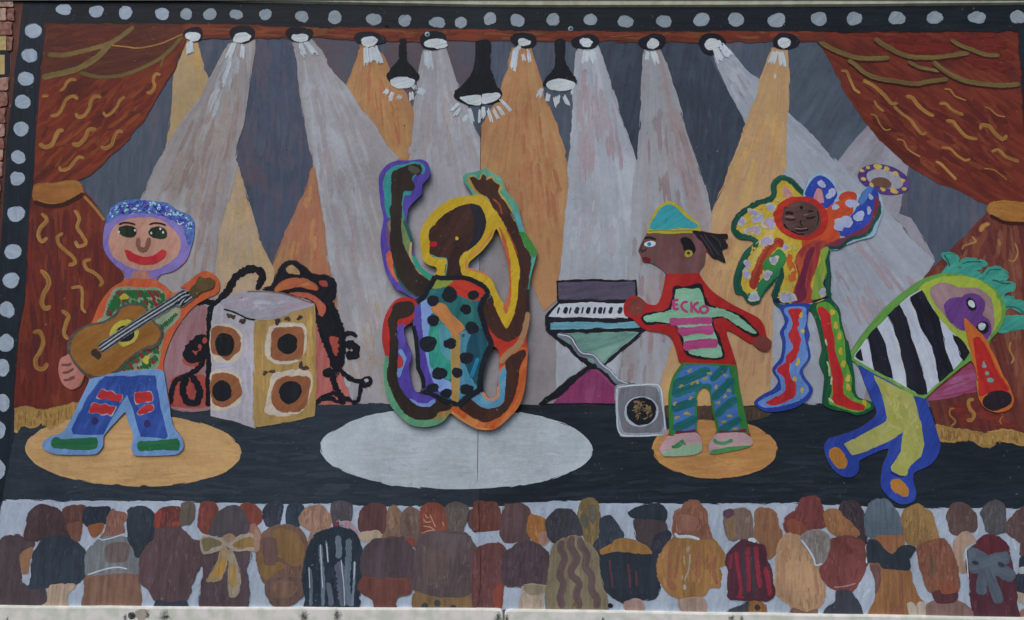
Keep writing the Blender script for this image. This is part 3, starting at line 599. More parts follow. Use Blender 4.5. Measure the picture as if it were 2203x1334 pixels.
# ------------------------------------------------------------ painted rail lamps
LD = paint((24, 26, 36), (16, 18, 26), (34, 34, 46), ang=10); LW = paint((176, 186, 198), (150, 160, 174), (190, 200, 210), ang=15, bump=1.2, freq=120)
RAY = paint((172, 182, 196), (150, 160, 174), (184, 194, 206), mode='u', bump=1)
for k, dx, dy, drx, dry, x, y, rx, ry in (('b', 55, 245, 72, 48, 50, 262, 48, 32), ('b', 405, 245, 98, 60, 400, 268, 62, 32), ('b', 812, 246, 96, 56, 820, 270, 52, 30), ('c', -18, 275, 112, 44, -20, 298, 52, 36),
             ('c', 440, 290, 98, 62, 460, 312, 75, 36), ('c', 1090, 288, 92, 54, 1090, 300, 40, 24), ('d', 200, 300, 95, 50, 202, 305, 44, 28), ('d', 680, 300, 92, 58, 680, 315, 42, 33),
             ('e', 105, 312, 98, 72, 110, 315, 52, 40), ('e', 637, 296, 96, 54, 625, 308, 46, 31)):
    T(k); dot("painted_lamp", dx, dy, drx, dry, LD, sub=False, wob=.06, jit=.8); dot("lamp_glow", x, y, rx, ry, LW, wob=.1, jit=1)
def rays(k, L):
    T(k)
    for s, w in L:
        P = pts(s); sc_ = tscale(k); n = max(2, int(w * sc_ / 2.6)); dx, dy = P[-1][0] - P[0][0], P[-1][1] - P[0][1]; l_ = math.hypot(dx, dy) + 1e-6; nx, ny = -dy / l_, dx / l_
        for j in range(n):
            q = ((j + .5) / n - .5) * w * sc_ * .85; a0, a1 = random.uniform(-.12, .1), random.uniform(.8, 1.15)
            CUR[0] = 'G'; stroke("light_ray", [(P[0][0] + dx * t + nx * q * (1 + .25 * t), P[0][1] + dy * t + ny * q * (1 + .25 * t)) for t in (a0, (a0 + a1) / 2, a1)], 3.6, RAY, taper=.9, wob=.35); CUR[0] = k
rays('b', [("25 300 30 380", 50), ("345 310 305 410", 40), ("410 320 400 420", 30), ("320 440 260 610", 28), ("820 310 850 405", 36), ("860 300 930 395", 36), ("1295 340 1300 460", 44)])
rays('c', [("-5 340 10 440", 40), ("20 340 60 450", 44), ("400 360 410 490", 60), ("1035 350 1010 500", 44), ("1060 320 1050 360", 30), ("1080 380 1095 440", 26), ("1120 350 1135 460", 26)])
rays('d', [("205 360 190 450", 44), ("235 360 260 445", 44), ("645 370 640 430", 30), ("680 370 715 450", 44), ("1130 340 1170 440", 50), ("1170 320 1230 400", 50)])
rays('e', [("560 370 530 460", 50), ("600 370 615 470", 44), ("560 530 555 570", 14)])
# hanging lamps
PEND = [("@c 205 282 240 282 245 430 290 490 335 550 318 578 200 565 140 592 108 550 150 480 195 420", [("220 590 82 42")], "left hanging lamp, black with a white rim"),
        ("@c 750 296 842 296 845 500 880 590 930 670 918 718 830 745 700 757 640 732 588 700 600 660 700 560 738 440", [], "large middle hanging lamp above the dancer"),
        ("@c 1318 290 @d 45 288 50 450 100 530 132 596 60 600 @c 1300 600 1230 612 1250 560 1315 480", [], "right hanging lamp, black with a white rim")]
BLK = paint((20, 24, 32), (12, 15, 21), (30, 34, 42), ang=90, bump=.8)
T('c'); fill("painted_hanging_lamp", PEND[0][0], BLK, label=PEND[0][2]); dot("lamp_glow", 220, 592, 82, 40, LW, wob=.05, jit=.8)
rays('c', [("120 635 85 685", 34), ("150 660 125 722", 30), ("210 678 185 712", 34), ("282 662 285 725", 32), ("330 645 380 665", 46), ("290 610 320 640", 34)])
T('c'); fill("painted_hanging_lamp", PEND[1][0], BLK, label=PEND[1][2])
fill("lamp_glow", "640 695 780 684 780 752 700 748 660 728 630 705", LW); fill("lamp_glow", "788 685 900 666 922 684 880 722 790 742", LW)
rays('c', [("620 745 565 800", 18), ("635 780 595 832", 22), ("682 820 658 874", 28), ("700 785 722 884", 32), ("775 790 770 885", 16), ("800 760 800 855", 30), ("830 780 862 880", 26), ("870 780 905 848", 26), ("905 765 950 832", 26), ("925 715 995 792", 24)])
T('c'); fill("painted_hanging_lamp", PEND[2][0], BLK, label=PEND[2][2]); T('G'); dot("lamp_glow", 1206, 183, 30, 12.5, LW, wob=.05, jit=.6)
rays('c', [("1218 635 1195 695", 34), ("1268 668 1255 740", 32), ("1310 690 1328 760", 30)]); rays('d', [("42 685 75 755", 28), ("8 680 0 745", 20), ("105 640 100 690", 18)])
# ------------------------------------------------------------ amplifiers and tangled cables
T('i')
PK = paint((136, 104, 110), (124, 82, 86), (146, 124, 134), ang=85, pa=.8); RD = paint((150, 66, 56), (124, 56, 54), (160, 96, 84), ang=80)
KB = paint((22, 24, 32), (14, 16, 22), (32, 34, 44), ang=60, bump=1); KBs = paint((22, 24, 32), (14, 16, 22), (32, 34, 44), mode='u', bump=1.2, dry=.05)
fill("painted_cloth", "250 510 300 520 360 545 390 700 390 1245 85 1252 35 1010 55 860 120 720 200 610", PK, label="pink cloth left of the amplifiers")
fill("red_patch", "120 1040 200 1030 330 1040 350 1240 100 1245 90 1130", RD, sub=True)
fill("red_patch", "200 850 260 760 350 740 350 880 300 960 180 930", RD, sub=True)
fill("painted_cloth", "1120 620 1170 640 1260 760 1290 900 1320 1000 1334 1100 @j 300 1200 320 1300 55 1300 60 700", paint((156, 92, 88), (146, 70, 62), (150, 112, 118), ang=85, pa=.8), sm=False, label="red pink cloth right of the amplifiers")
# root-like tangle
T('i')
stroke("painted_cable", "380 650 400 540 450 480 500 420 560 320 640 268 710 268 750 300 730 370 710 415", 46, KBs, sub=False, wob=.25, label="loop of black cable above the amplifiers")
stroke("painted_cable", "250 512 320 495 390 510 440 520", 40, KBs, wob=.25)
stroke("painted_cable", "385 520 372 600 370 760 366 1000 362 1250", 40, KBs, wob=.2)
stroke("painted_cable", "345 745 280 775 225 830 215 890 270 905 325 870 335 800 290 790 260 850", 54, KBs, wob=.3)
stroke("painted_cable", "335 860 305 960 200 1030 125 1070 95 1150 88 1235", 32, KBs, wob=.25)
stroke("painted_cable", "205 1030 180 1130 200 1205 270 1225 300 1150 275 1080 235 1030", 42, KBs, wob=.25)
dot("pink_gap", 335, 775, 18, 22, RD, rot=20); dot("pink_gap", 300, 820, 14, 18, RD)
fill("painted_cable", "745 408 820 380 850 300 910 215 970 206 1050 245 1110 300 1225 312 1270 370 1272 440 1252 500 1290 620 1330 690 @j 262 760 262 860 240 960 200 1000 160 900 100 780 60 690 @i 1130 580 1040 470 940 455 850 435", KB, sub=False, label="thick black tangle right of the amplifiers")
T('i')
fill("orange_gap", "920 258 960 234 1000 268 1016 298 935 290", paint((158, 128, 88))); ORG = paint((158, 88, 54), (150, 66, 48), (170, 122, 66), ang=20, pa=.8)
fill("orange_gap", "835 425 900 345 1000 332 1080 345 1145 405 1030 392 920 402", ORG); fill("orange_gap", "940 440 1060 438 1150 478 1200 540 1180 605 1155 590 1140 520 1070 470", paint((166, 84, 62), (140, 66, 54), (150, 120, 120)))
fill("orange_gap", "1155 350 1208 348 1216 388 1172 386", RD); fill("orange_gap", "@j 162 818 232 830 236 900 212 952 182 900", RD)
T('j')
for s, w in (("195 980 205 1080 190 1130 230 1220 268 1300", 40), ("190 1078 130 1086 115 1088", 46), ("225 1040 300 1110 380 1135 440 1115 455 1150 425 1168 380 1150", 32), ("250 880 262 810 310 788 362 815", 30),
             ("262 880 300 872 345 885 352 940 315 950 300 915", 52), ("388 1150 372 1270 335 1285", 24), ("55 1305 110 1250 190 1222 240 1240 300 1265 360 1295", 26), ("180 1265 230 1285 280 1290", 20)):
    stroke("painted_cable", s, w, KBs, wob=.3)
for s, w in (("95 740 140 860 175 960 200 1040", 40), ("150 560 200 640 235 740 255 850 245 960 228 1050", 46), ("120 1088 150 1060 200 1070", 40), ("60 1290 130 1258 210 1262", 26)): stroke("painted_cable", s, w, KBs, wob=.3)
dot("pale_gap", 428, 1128, 16, 12, paint((150, 150, 156)))
fill("pale_gap", "305 1180 340 1150 365 1170 358 1240 330 1270 310 1240", paint((140, 140, 146)))
# cabinet
T('i')
fill("painted_amplifier", "388 640 410 540 450 508 520 560 640 622 692 632 692 1390 560 1350 385 1312", paint((156, 155, 164), (142, 140, 150), (168, 164, 170), ang=90, pa=.8), sm=False, label="left lilac side of the amplifier stack with two speakers")
PALE = paint((180, 168, 150), (160, 150, 140), (188, 180, 168), ang=40); BRN = paint((132, 82, 52), (116, 70, 48), (144, 94, 62), ang=50); BLC = paint((24, 28, 34), (18, 21, 26), (32, 36, 42))
fill("pale_surround", "388 680 480 660 560 690 605 760 600 860 560 920 470 935 388 900", PALE)
fill("pale_surround", "388 1000 480 985 560 1010 606 1080 604 1180 560 1240 480 1270 388 1260", PALE)
fill("speaker_cone", "388 690 440 676 510 682 560 712 590 770 580 850 540 880 500 914 450 882 388 870", BRN); fill("speaker_cone", "388 1022 470 1014 550 1036 590 1090 592 1160 550 1212 480 1246 420 1234 388 1200", BRN)
dot("speaker_centre", 478, 805, 68, 78, BLC); dot("speaker_centre", 458, 1138, 70, 68, BLC)
brushwork("lilac_brushwork", "610 650 685 650 685 1360 600 1330", 16, 90, 60, 6, [(160, 162, 178), (140, 142, 156), (168, 160, 168)], spread=4)
brushwork("lilac_brushwork", "390 905 560 930 600 980 395 985", 10, 0, 40, 6, [(166, 168, 180), (160, 150, 160)], spread=8)
fill("painted_amplifier", "692 632 760 628 960 572 1115 512 1125 640 1130 1000 1122 1312 900 1360 692 1390", paint((150, 124, 72), (132, 106, 62), (168, 136, 78), ang=90, pa=.7), sm=False, label="right ochre side of the amplifier stack with two speakers")
brushwork("ochre_brushwork", "1070 560 1110 530 1118 1290 1080 1300", 14, 90, 60, 6, [(176, 144, 84), (158, 128, 70)], spread=3)
brushwork("ochre_brushwork", "700 650 760 650 780 1340 700 1370", 14, 90, 60, 6, [(170, 138, 82), (146, 116, 66)], spread=3)
fill("pale_surround", "815 670 900 650 1040 665 1062 760 1040 880 980 930 830 932 768 855 792 720", PALE); fill("pale_surround", "825 1028 950 992 1088 1002 1082 1180 1015 1290 860 1312 770 1285 800 1120", PALE)
fill("speaker_cone", "820 705 850 688 1030 690 1044 720 1040 850 1010 908 850 914 812 890 815 780", BRN); fill("speaker_cone", "880 1050 980 1035 1085 1045 1078 1150 1055 1252 985 1285 870 1278 815 1200 832 1100", BRN)
dot("speaker_centre", 928, 800, 72, 66, BLC); dot("speaker_centre", 948, 1146, 78, 78, BLC)
fill("painted_amplifier_top", "450 510 540 455 650 425 820 432 960 460 1112 512 960 570 830 614 740 628 640 612 510 552", paint((136, 140, 152), (146, 126, 136), (154, 160, 172), ang=10, pa=.8, bump=1), label="curved lilac top of the amplifier stack")
brushwork("swirl_brushwork", "520 520 660 445 830 450 940 500 840 590 720 600 600 570", 26, 12, 36, 5, [(160, 166, 178), (150, 128, 140), (134, 138, 150)], spread=16, curve=.3)
stroke("top_edge", "640 425 760 424 900 440 1110 510", 12, paint((118, 92, 84), mode='u')); stroke("top_edge", "470 550 560 578 640 618 700 628", 12, KBs)
for x, y, rx, ry in ((512,598,18,20),(540,608,14,16),(605,638,20,22),(857,640,24,22),(930,622,20,18),(1017,612,20,18),(768,1008,18,18),(820,998,20,16),(1025,955,20,24),(1058,975,22,18)):
    dot("amplifier_knob", x, y, rx, ry, paint((52, 42, 42), (84, 66, 56), ang=30, bump=1), wob=.2, jit=1)
# ------------------------------------------------------------ keyboard
T('m')
fill("painted_keyboard", "195 80 762 78 760 212 705 215 830 432 525 690 645 845 625 870 470 725 95 978 72 966 408 690 118 425 113 335 205 240", paint((26, 26, 36), (18, 18, 26), (38, 36, 48), ang=5), sm=False, label="keyboard on crossed black legs")
fill("keyboard_lid", "206 94 750 90 747 206 212 212", paint((78, 72, 90), (64, 60, 78), (100, 82, 102), ang=8), sm=False, sub=True)
fill("white_keys", "215 246 690 244 720 290 700 345 138 334", paint((170, 178, 190), (154, 162, 176), ang=3), sm=False, sub=True)
for x, w in ((205, 14), (258, 26), (290, 12), (338, 26), (378, 12), (420, 24), (466, 18), (506, 26), (535, 14), (582, 22), (648, 26)):
    stroke("black_key", f"{x+6} 268 {x-8} 318", w, paint((26, 24, 34), (60, 58, 70), mode='u', bump=.6), taper=.2)
fill("blue_strip", "150 384 788 382 798 410 152 426", paint((88, 140, 156), (68, 120, 140), (116, 160, 174), ang=0), sm=False, sub=True)
fill("green_triangle", "195 464 772 450 530 662 482 694 420 640", paint((94, 132, 122), (74, 108, 104), (116, 150, 136), ang=15, pa=.8), sm=False, sub=True)
fill("magenta_triangle", "440 718 488 728 618 856 620 964 160 966", paint((124, 50, 92), (108, 42, 82), (138, 70, 106), ang=80, pa=.7), sm=False, sub=True)
stroke("black_leg", "75 968 260 830 440 690 520 690", 20, KBs); stroke("black_leg", "100 968 400 964 640 968", 14, KBs)
stroke("grey_cable", "195 468 290 492 325 550 368 606 450 622 510 690 570 732 625 800 700 828 775 834", 34, paint((96, 102, 118), (66, 70, 86), (128, 134, 150), mode='u', bump=1.3)); stroke("cable_highlight", "200 464 292 486 330 546 374 598 456 614 518 684 576 724 634 788 704 818", 8, RAY)
fill("painted_pedal_box", "618 836 700 828 930 826 950 900 975 1165 950 1188 650 1190 632 1150 615 900", paint((130, 138, 150), (112, 118, 130), (146, 154, 166), ang=90), label="grey square box plugged to the keyboard by a grey cable")
fill("box_panel", "655 862 905 850 930 950 940 1150 680 1160 655 1100", paint((98, 100, 108), (84, 86, 96), (112, 116, 124), ang=80)); dot("speaker_ring", 800, 1018, 118, 106, paint((150, 160, 172), ang=20, bump=1), wob=.03)
dot("speaker_centre", 800, 1015, 106, 97, BLC, wob=.02)
T('G'); brushwork("gold_flecks", "@m 730 940 830 930 890 1000 870 1090 770 1095 725 1020", 46, 45, 10, 3.2, [(140, 108, 56), (82, 72, 54), (112, 96, 70), (70, 66, 66)], spread=60)
T('m'); stroke("box_highlight", "625 845 760 830 925 832 950 930 970 1150", 9, RAY); stroke("box_highlight", "625 850 625 1000 650 1180 950 1185", 10, RAY)
# ------------------------------------------------------------ tambourine and holding hand are painted on the board behind the cut-out
T('p')
fill("painted_tambourine", ell(1140, 155, 190, 105, 14, 40, .01), paint((72, 50, 112), (56, 38, 92), (88, 66, 128), ang=20), sm=False, ragged=False, label="purple tambourine with yellow spots")
fill("tambourine_opening", ell(1145, 152, 134, 66, 14, 34, .01), paint((136, 138, 148), (128, 128, 138)), sm=False, sub=True, ragged=False)
fill("painted_hand", "1045 165 1090 140 1160 150 1190 185 1180 212 1100 208 1050 190", paint((96, 70, 60), (82, 58, 50)), sub=True)
for x, y, r_ in ((980,90,20),(1025,68,18),(1095,62,34),(1158,78,26),(1225,112,26),(1272,160,22),(1285,222,20),(1212,236,32),(1132,225,22),(1050,192,20),(992,150,22)):
    dot("yellow_spot", x, y, r_ * .85, r_ * .62, paint((178, 148, 62), (160, 130, 48), (190, 170, 100)), rot=20, wob=.12)
# purple patch beside the horn
T('s')
fill("painted_magenta_patch", "775 545 850 470 960 380 1090 275 1145 290 1160 470", paint((134, 60, 92), (116, 44, 60), (140, 84, 128), ang=15, freq=60, pa=.8), sm=False)
T('G'); brushwork("magenta_brushwork", "@s 830 520 960 400 1120 320 1140 450", 22, 15, 50, 4, [(150, 92, 138), (126, 48, 60), (138, 66, 104)], spread=5)
# ------------------------------------------------------------ green hair of the horn player, painted on the board
HG = paint((54, 138, 122), (40, 112, 102), (72, 152, 138), ang=30, pa=.8)
T('r')
fill("painted_green_hair", "740 650 775 590 790 560 748 490 790 482 850 500 862 545 850 590 880 592 885 545 930 528 1030 535 1062 560 1010 590 965 600 1000 625 1045 632 1080 592 1170 592 1225 650 1195 672 1110 668 1100 690 1190 688 1262 705 1262 740 1195 768 1185 800 1240 800 1310 830 1400 860 1400 940 1334 915 1270 880 1210 878 1195 935 1300 930 1400 945 1400 1005 1250 1035 1150 1045 1100 900", HG, label="teal spiky hair of the horn player")
HGd = paint((24, 84, 80), mode='u')
for s in ("760 495 790 540 800 580", "890 560 930 545 1030 545", "1060 640 1090 605 1170 600", "1110 672 1190 700 1240 700", "1200 870 1270 870 1334 910"): stroke("hair_outline", s, 10, HGd)
# ------------------------------------------------------------ the crowd along the bottom
T('G')
fill("painted_crowd_ground", "6 1079 80 1078 200 1080 300 1080 400 1081 560 1086 700 1085 830 1092 1031 1092 1031 1320 -90 1320 -2 1150", paint((150, 162, 178), (136, 148, 164), (162, 174, 188), ang=80, pa=.6), sm=False, label="pale blue ground behind the left crowd")
fill("painted_crowd_ground", "1020 1092 1095 1088 1130 1083 1250 1078 1285 1084 1500 1086 1720 1085 1930 1096 2060 1095 2240 1096 2420 1100 2430 1345 1020 1330", paint((146, 158, 172), (132, 144, 160), (158, 168, 182), ang=80, pa=.6), sm=False, label="pale blue ground behind the right crowd")
brushwork("pale_brushwork", "0 1084 1020 1096 1020 1300 0 1300", 160, 80, 26, 5, [(158, 170, 184), (138, 150, 166), (166, 176, 188)], spread=30)
brushwork("pale_brushwork", "1040 1094 2200 1100 2200 1318 1040 1306", 190, 80, 26, 5, [(152, 164, 178), (134, 146, 162), (162, 172, 184)], spread=30)
def w_(c, k1=.82, k2=1.12, ang=88, **k):
    c = shade(c, .93 if sum(c) < 330 else .98); return paint(c, shade(c, k1), shade(c, k2), ang=ang, freq=70, pa=.7, bump=.8, **k)
def person(tile, label, *shapes):
    T(tile)
    for i, (n, s, c) in enumerate(shapes):
        o = fill(n, s, w_(c) if isinstance(c, tuple) and len(c) == 3 else c, sub=i > 0, jit=.8)
        if i == 0 and o is not None: o["label"] = label
        if i == 0 and isinstance(c, tuple) and not any(ch in s for ch in '@'):
            bb = bbox(pts(s)); a = (bb[2]-bb[0]) * (bb[3]-bb[1])
            if a > 1500: brushwork("crowd_brushwork", s, int(min(40, a / 130)), 88, 18, 3.4, [shade(c, 1.16), shade(c, .74), shade(c, .95)], spread=10, curve=.1)
S_ = "painted_spectator"
person('A', "brown head partly hidden, second from the left in the back row", (S_, "650 200 700 150 850 125 900 150 890 300 860 330 720 345 680 300", (98, 66, 62)), ("neck", "690 345 850 320 830 500 790 500 720 430", (120, 82, 68)))
person('A', "black cap over an orange neck", (S_, "890 170 960 155 1145 155 1140 290 1080 330 930 355 870 300", (46, 54, 66)), ("neck", "920 355 1080 330 1040 440 980 470", (140, 88, 60)))
person('A', "small reddish tan head above the grey coat", (S_, "1130 240 1180 170 1230 200 1310 220 1330 270 1290 310 1300 410 1200 450 1040 480 1100 400", (130, 92, 80)))
person('A', "dark spectator cut by the left edge", (S_, "-400 560 -200 470 0 500 60 460 160 445 260 480 350 520 350 560 290 590 220 650 210 800 240 950 300 985 460 985 490 1140 350 1230 -500 1230", (78, 68, 72)), ("cheek", "220 640 290 590 345 580 330 660 300 750 290 850 240 850 215 780", (142, 106, 80)))
person('A', "dark brown head, first large one from the left", (S_, "250 470 300 220 360 150 430 125 560 145 640 210 680 300 710 420 740 470 600 475 400 500 280 500", (74, 58, 62)))
person('A', "navy coat spectator near the left end", (S_, "330 700 370 600 450 500 560 465 700 460 800 520 890 620 890 850 870 890 780 960 500 985 300 985 330 880", (52, 62, 74)), ("neck", "520 980 780 965 720 1060 700 1150 720 1230 400 1230 500 1130", (158, 138, 120)))
person('A', "grey coat spectator beside the navy one", (S_, "900 640 960 560 1040 490 1180 460 1280 460 @B 0 480 60 600 130 680 112 862 0 850 @A 1250 842 1050 857 950 882 905 880", (108, 113, 118)), ("brown_patch", "1110 560 1230 520 1334 540 1334 700 1230 730 1120 715", (104, 92, 92)),
       ("brown_body", "890 900 1000 872 1150 855 1334 850 @B 0 855 115 872 130 950 115 1230 @A 870 1230 880 1050", (124, 94, 80)))
T('A'); stroke("coat_hem", "915 860 980 840 1100 800 1240 780 1334 800", 14, RAY); stroke("collar_line", "1035 470 1060 495 1150 480 1300 430", 14, RAY)
person('B', "charcoal round head beside the maroon body", (S_, "5 220 60 150 160 140 240 180 295 260 290 420 240 520 200 560 150 660 90 670 60 590 10 480", (50, 58, 68)))
person('B', "dark red head with orange flecks", (S_, "300 230 340 170 430 145 550 160 562 340 530 372 300 385", (102, 56, 56)), ("orange_fleck", "300 220 350 190 340 300 330 370 300 370", (138, 62, 52)), ("orange_fleck", "460 320 520 300 550 330 530 360 470 355", (150, 72, 50)))
person('B', "khaki head in the back row", (S_, "570 120 610 100 690 110 700 220 680 320 600 330 560 340", (94, 86, 78)))
person('B', "rust red head in the back row left of the bow", (S_, "770 110 900 100 950 190 915 300 860 430 800 430 740 360 750 230", (116, 64, 58)))
person('B', "rust red head right of the bow", (S_, "1180 140 1260 105 1334 120 @C 0 120 70 200 70 290 20 345 @B 1330 400 1260 370 1220 220", (122, 66, 58)), ("cheek", "1300 330 1334 320 @C 20 350 60 430 0 460 @B 1320 430 1260 400", (142, 98, 88)))
person('B', "broad maroon brown spectator", (S_, "300 380 420 372 550 360 620 430 680 500 770 520 780 650 760 760 690 920 640 1060 600 1140 450 1155 300 1135 220 1010 130 950 135 700 200 560 260 520 290 430", (90, 72, 76)), ("dark_hem", "310 1130 450 1150 610 1135 635 1230 280 1230", (56, 62, 76)))
person('B', "spectator with the large gold and cream bow", (S_, "790 640 1000 590 1180 590 1285 640 1240 800 1262 940 1240 1230 775 1230 770 1000 800 850", (84, 70, 76)), ("head", "860 430 900 300 990 180 1100 130 1180 150 1230 230 1270 350 1240 430 1150 470 1000 460", (80, 74, 80)),
       ("neck", "990 470 1070 430 1140 480 1070 530", (144, 118, 100)), ("bow_loop", "768 480 800 455 980 488 1050 550 960 600 800 645 775 600", (152, 140, 126)), ("bow_lining", "790 490 880 480 985 532 900 570 812 612", (112, 104, 78)),
       ("bow_loop", "1050 550 1200 450 1290 432 1334 450 @C 40 560 50 602 @B 1334 604 1250 608 1090 592", (152, 140, 126)), ("bow_lining", "1100 550 1200 490 1300 468 1334 530 1330 562 1180 582", (138, 112, 68)),
       ("bow_tail", "980 590 1050 590 1040 700 985 905 830 922 930 760", (144, 124, 90)), ("bow_lining", "1000 700 1025 710 980 850 900 870 950 770", (160, 122, 60)), ("bow_tail", "1050 600 1090 610 1150 760 1180 900 1160 1060 1080 1095 1060 950 1060 750", (140, 128, 112)), ("bow_lining", "1075 740 1120 760 1140 960 1100 1000 1070 950", (144, 120, 70)))
person('C', "two dark heads", (S_, "80 220 130 120 280 118 272 280 240 352 130 352", (54, 60, 72)))
person('C', "dark blue head in the back row", (S_, "350 130 470 110 520 170 470 260 462 352 340 352", (50, 64, 76)))
person('C', "round flesh coloured bald head", (S_, "475 230 530 170 620 130 720 140 760 190 805 260 790 350 700 395 600 410 520 370 470 300", (146, 114, 98)), ("neck", "590 405 700 400 650 470 565 530", (144, 116, 102)))
person('C', "grey mauve head above the striped coat", (S_, "810 110 900 92 1010 115 1010 290 960 312 880 280 822 332 800 200", (78, 74, 82)), ("red_patch", "820 330 880 300 880 370 830 385", (118, 56, 62)), ("pink_patch", "890 310 1000 310 1080 420 980 380", (154, 130, 142)))
person('C', "maroon head over a cream collar", (S_, "1090 230 1130 160 1230 118 1334 118 @D 40 170 40 425 @C 1334 425 1200 432 1110 422 1085 320", (94, 64, 64)), ("cream_collar", "1080 440 1200 400 1290 400 1334 450 1270 490 1140 512", (164, 148, 128)))
person('C', "ochre brown head with a bun below it", (S_, "60 480 110 400 200 350 330 340 450 370 520 460 560 560 530 700 490 850 500 962 110 942 30 750 20 640", (112, 86, 74)), ("ochre_patch", "200 400 380 400 500 540 510 700 440 760 300 700 200 600", (126, 98, 64)), ("ochre_patch", "40 640 130 700 300 760 200 850 110 900 60 800", (124, 98, 62)), ("brown_patch", "100 480 210 480 240 700 200 750 110 740", (100, 78, 74)),
       ("hair_bun", "110 960 200 890 350 870 480 900 522 970 490 1100 360 1180 200 1182 130 1100", (104, 82, 76)), ("bun_centre", "190 980 260 920 380 940 440 1000 380 1080 240 1100", (118, 92, 78)))
person('C', "cheek beside the bow", (S_, "0 360 60 420 50 500 40 600 0 622", (146, 116, 100)))
person('C', "black and grey striped coat spectator", (S_, "503 900 530 700 570 560 650 430 780 385 900 360 1000 390 1070 450 1110 600 1132 850 1100 1020 1062 1230 518 1230 540 1100", (42, 54, 66)))
T('C')
for s, w, c in (("690 545 695 700 712 850 716 1190", 34, (92, 106, 122)), ("745 500 760 600 768 730", 20, (88, 102, 116)), ("870 450 880 580 878 690", 60, (98, 112, 126)), ("880 720 900 850 920 1000 930 1190", 90, (84, 92, 106)), ("985 480 985 640 975 780 965 960 1000 1190", 54, (92, 106, 120)),
                ("1045 720 1040 950 1020 1190", 22, (110, 124, 138)), ("570 790 590 930 585 1190", 30, (88, 104, 120)), ("760 940 790 1060 800 1190", 44, (86, 96, 110))): stroke("grey_stripe", s, w, paint(c, mode='u', bump=1.1), wob=.25)
for s in ("688 540 700 800 712 1000", "905 700 935 1000 942 1190", "1048 720 1040 900", "752 530 768 730", "568 780 575 1000"): stroke("white_highlight", s, 9, RAY)
person('C', "mauve brown coat right of the striped one", (S_, "1130 640 1200 520 1334 482 @D 120 455 230 480 330 600 345 900 0 922 @C 1130 895", (82, 70, 76)), ("rust_body", "1120 900 1334 902 @D 300 912 292 1040 150 1100 130 1240 @C 1260 1240 1240 1120 1095 1030", (108, 68, 62)))
person('D', "tan head, first right of the maroon one", (S_, "40 400 60 180 120 128 170 170 200 220 200 440 110 452 0 472", (126, 100, 84)))
person('D', "brown head streaked with tan", (S_, "200 240 240 180 290 150 360 170 402 200 412 400 380 490 260 462 200 440", (106, 88, 80)), ("red_neck", "250 470 350 490 340 562 280 522", (130, 70, 66)))
person('D', "dark maroon sliver beside the joint", (S_, "910 190 975 168 985 412 930 380 890 290", (90, 68, 70)))
person('D', "orange red head with cream scratches", (S_, "400 180 480 108 570 108 640 150 680 300 702 390 560 412 410 442 410 300", (124, 70, 58)))
T('D')
for s in ("450 220 470 260 500 265", "430 270 460 310 520 300", "500 230 560 360", "430 350 500 360 550 390", "630 300 650 350", "410 430 480 400 560 395"): stroke("cream_scratch", s, 12, paint((160, 124, 106), mode='u'))
person('D', "olive brown head left of the joint", (S_, "660 150 760 98 890 140 910 210 880 300 850 350 840 422 720 422 680 260", (92, 84, 80)))
person('D', "widest grey brown coat left of the joint", (S_, "350 560 400 450 500 420 700 408 860 430 940 500 985 580 985 1045 880 1090 600 1112 400 1055 330 1000 300 930 340 900", (90, 78, 80)), ("brown_patch", "440 640 560 600 700 700 640 900 480 960", (98, 82, 80)),
       ("ochre_skirt", "330 1050 460 1072 600 1105 880 1095 985 1040 985 1240 330 1240", (126, 100, 70)), ("dark_spot", "410 1180 445 1150 480 1175 480 1212 410 1212", (58, 64, 70)), ("dark_spot", "545 1140 580 1120 615 1150 605 1190 555 1190", (66, 72, 74)), ("dark_spot", "710 1200 740 1172 778 1190 775 1212", (54, 58, 72)))
person('D', "rust head just right of the joint", (S_, "960 96 1100 88 1190 100 1240 220 1240 380 1150 402 960 395", (100, 62, 56)))
person('E', "maroon brown head second right of the joint", (S_, "@D 1290 120 1334 118 @E 150 118 210 200 205 350 220 492 100 512 @D 1290 522 1230 422 1250 300", (90, 70, 72)))
person('D', "brick red coat just right of the joint", (S_, "960 610 1100 530 1230 530 1290 600 1290 850 1262 1000 1240 1240 960 1240", (104, 68, 68)), ("orange_edge", "1180 1000 1260 960 1245 1215 1180 1215", (128, 68, 56)))
person('E', "orange ochre head with a flesh neck", (S_, "200 280 230 228 380 280 392 400 320 420 300 540 250 500 190 400", (154, 104, 60)), ("neck", "310 430 380 415 430 490 400 520 350 562 310 522", (148, 116, 102)))
person('E', "dark plum coat spectator", (S_, "-70 640 0 600 100 520 220 508 330 560 410 650 432 760 412 970 300 985 120 985 -60 955", (78, 66, 72)), ("neck", "130 980 230 960 405 990 340 1070 335 1240 110 1240 140 1050", (160, 144, 128)), ("olive_patch", "150 985 230 962 395 990 330 1060 200 1060", (128, 118, 100)))
person('E', "tall olive gold head", (S_, "730 150 780 70 850 58 920 100 952 250 932 420 870 562 800 542 760 380 718 280", (114, 98, 66)), ("grey_patch", "850 130 900 140 910 240 870 320 830 240", (94, 92, 78)), ("grey_patch", "740 260 790 220 830 330 790 370", (92, 90, 78)))
person('E', "navy head behind the ochre collar", (S_, "960 260 1040 233 1110 290 1160 370 1192 470 1060 562 960 602 960 700 880 562 950 430", (54, 62, 74)))
person('E', "dark head over the wavy striped coat", (S_, "380 320 430 230 500 173 650 178 700 240 772 440 722 470 640 450 500 532 420 482 390 380", (62, 62, 70)), ("khaki_coat", "408 1240 430 760 470 542 600 470 720 450 782 520 860 562 920 650 962 780 982 960 1007 1050 1017 1240", (122, 112, 90)))
T('E')
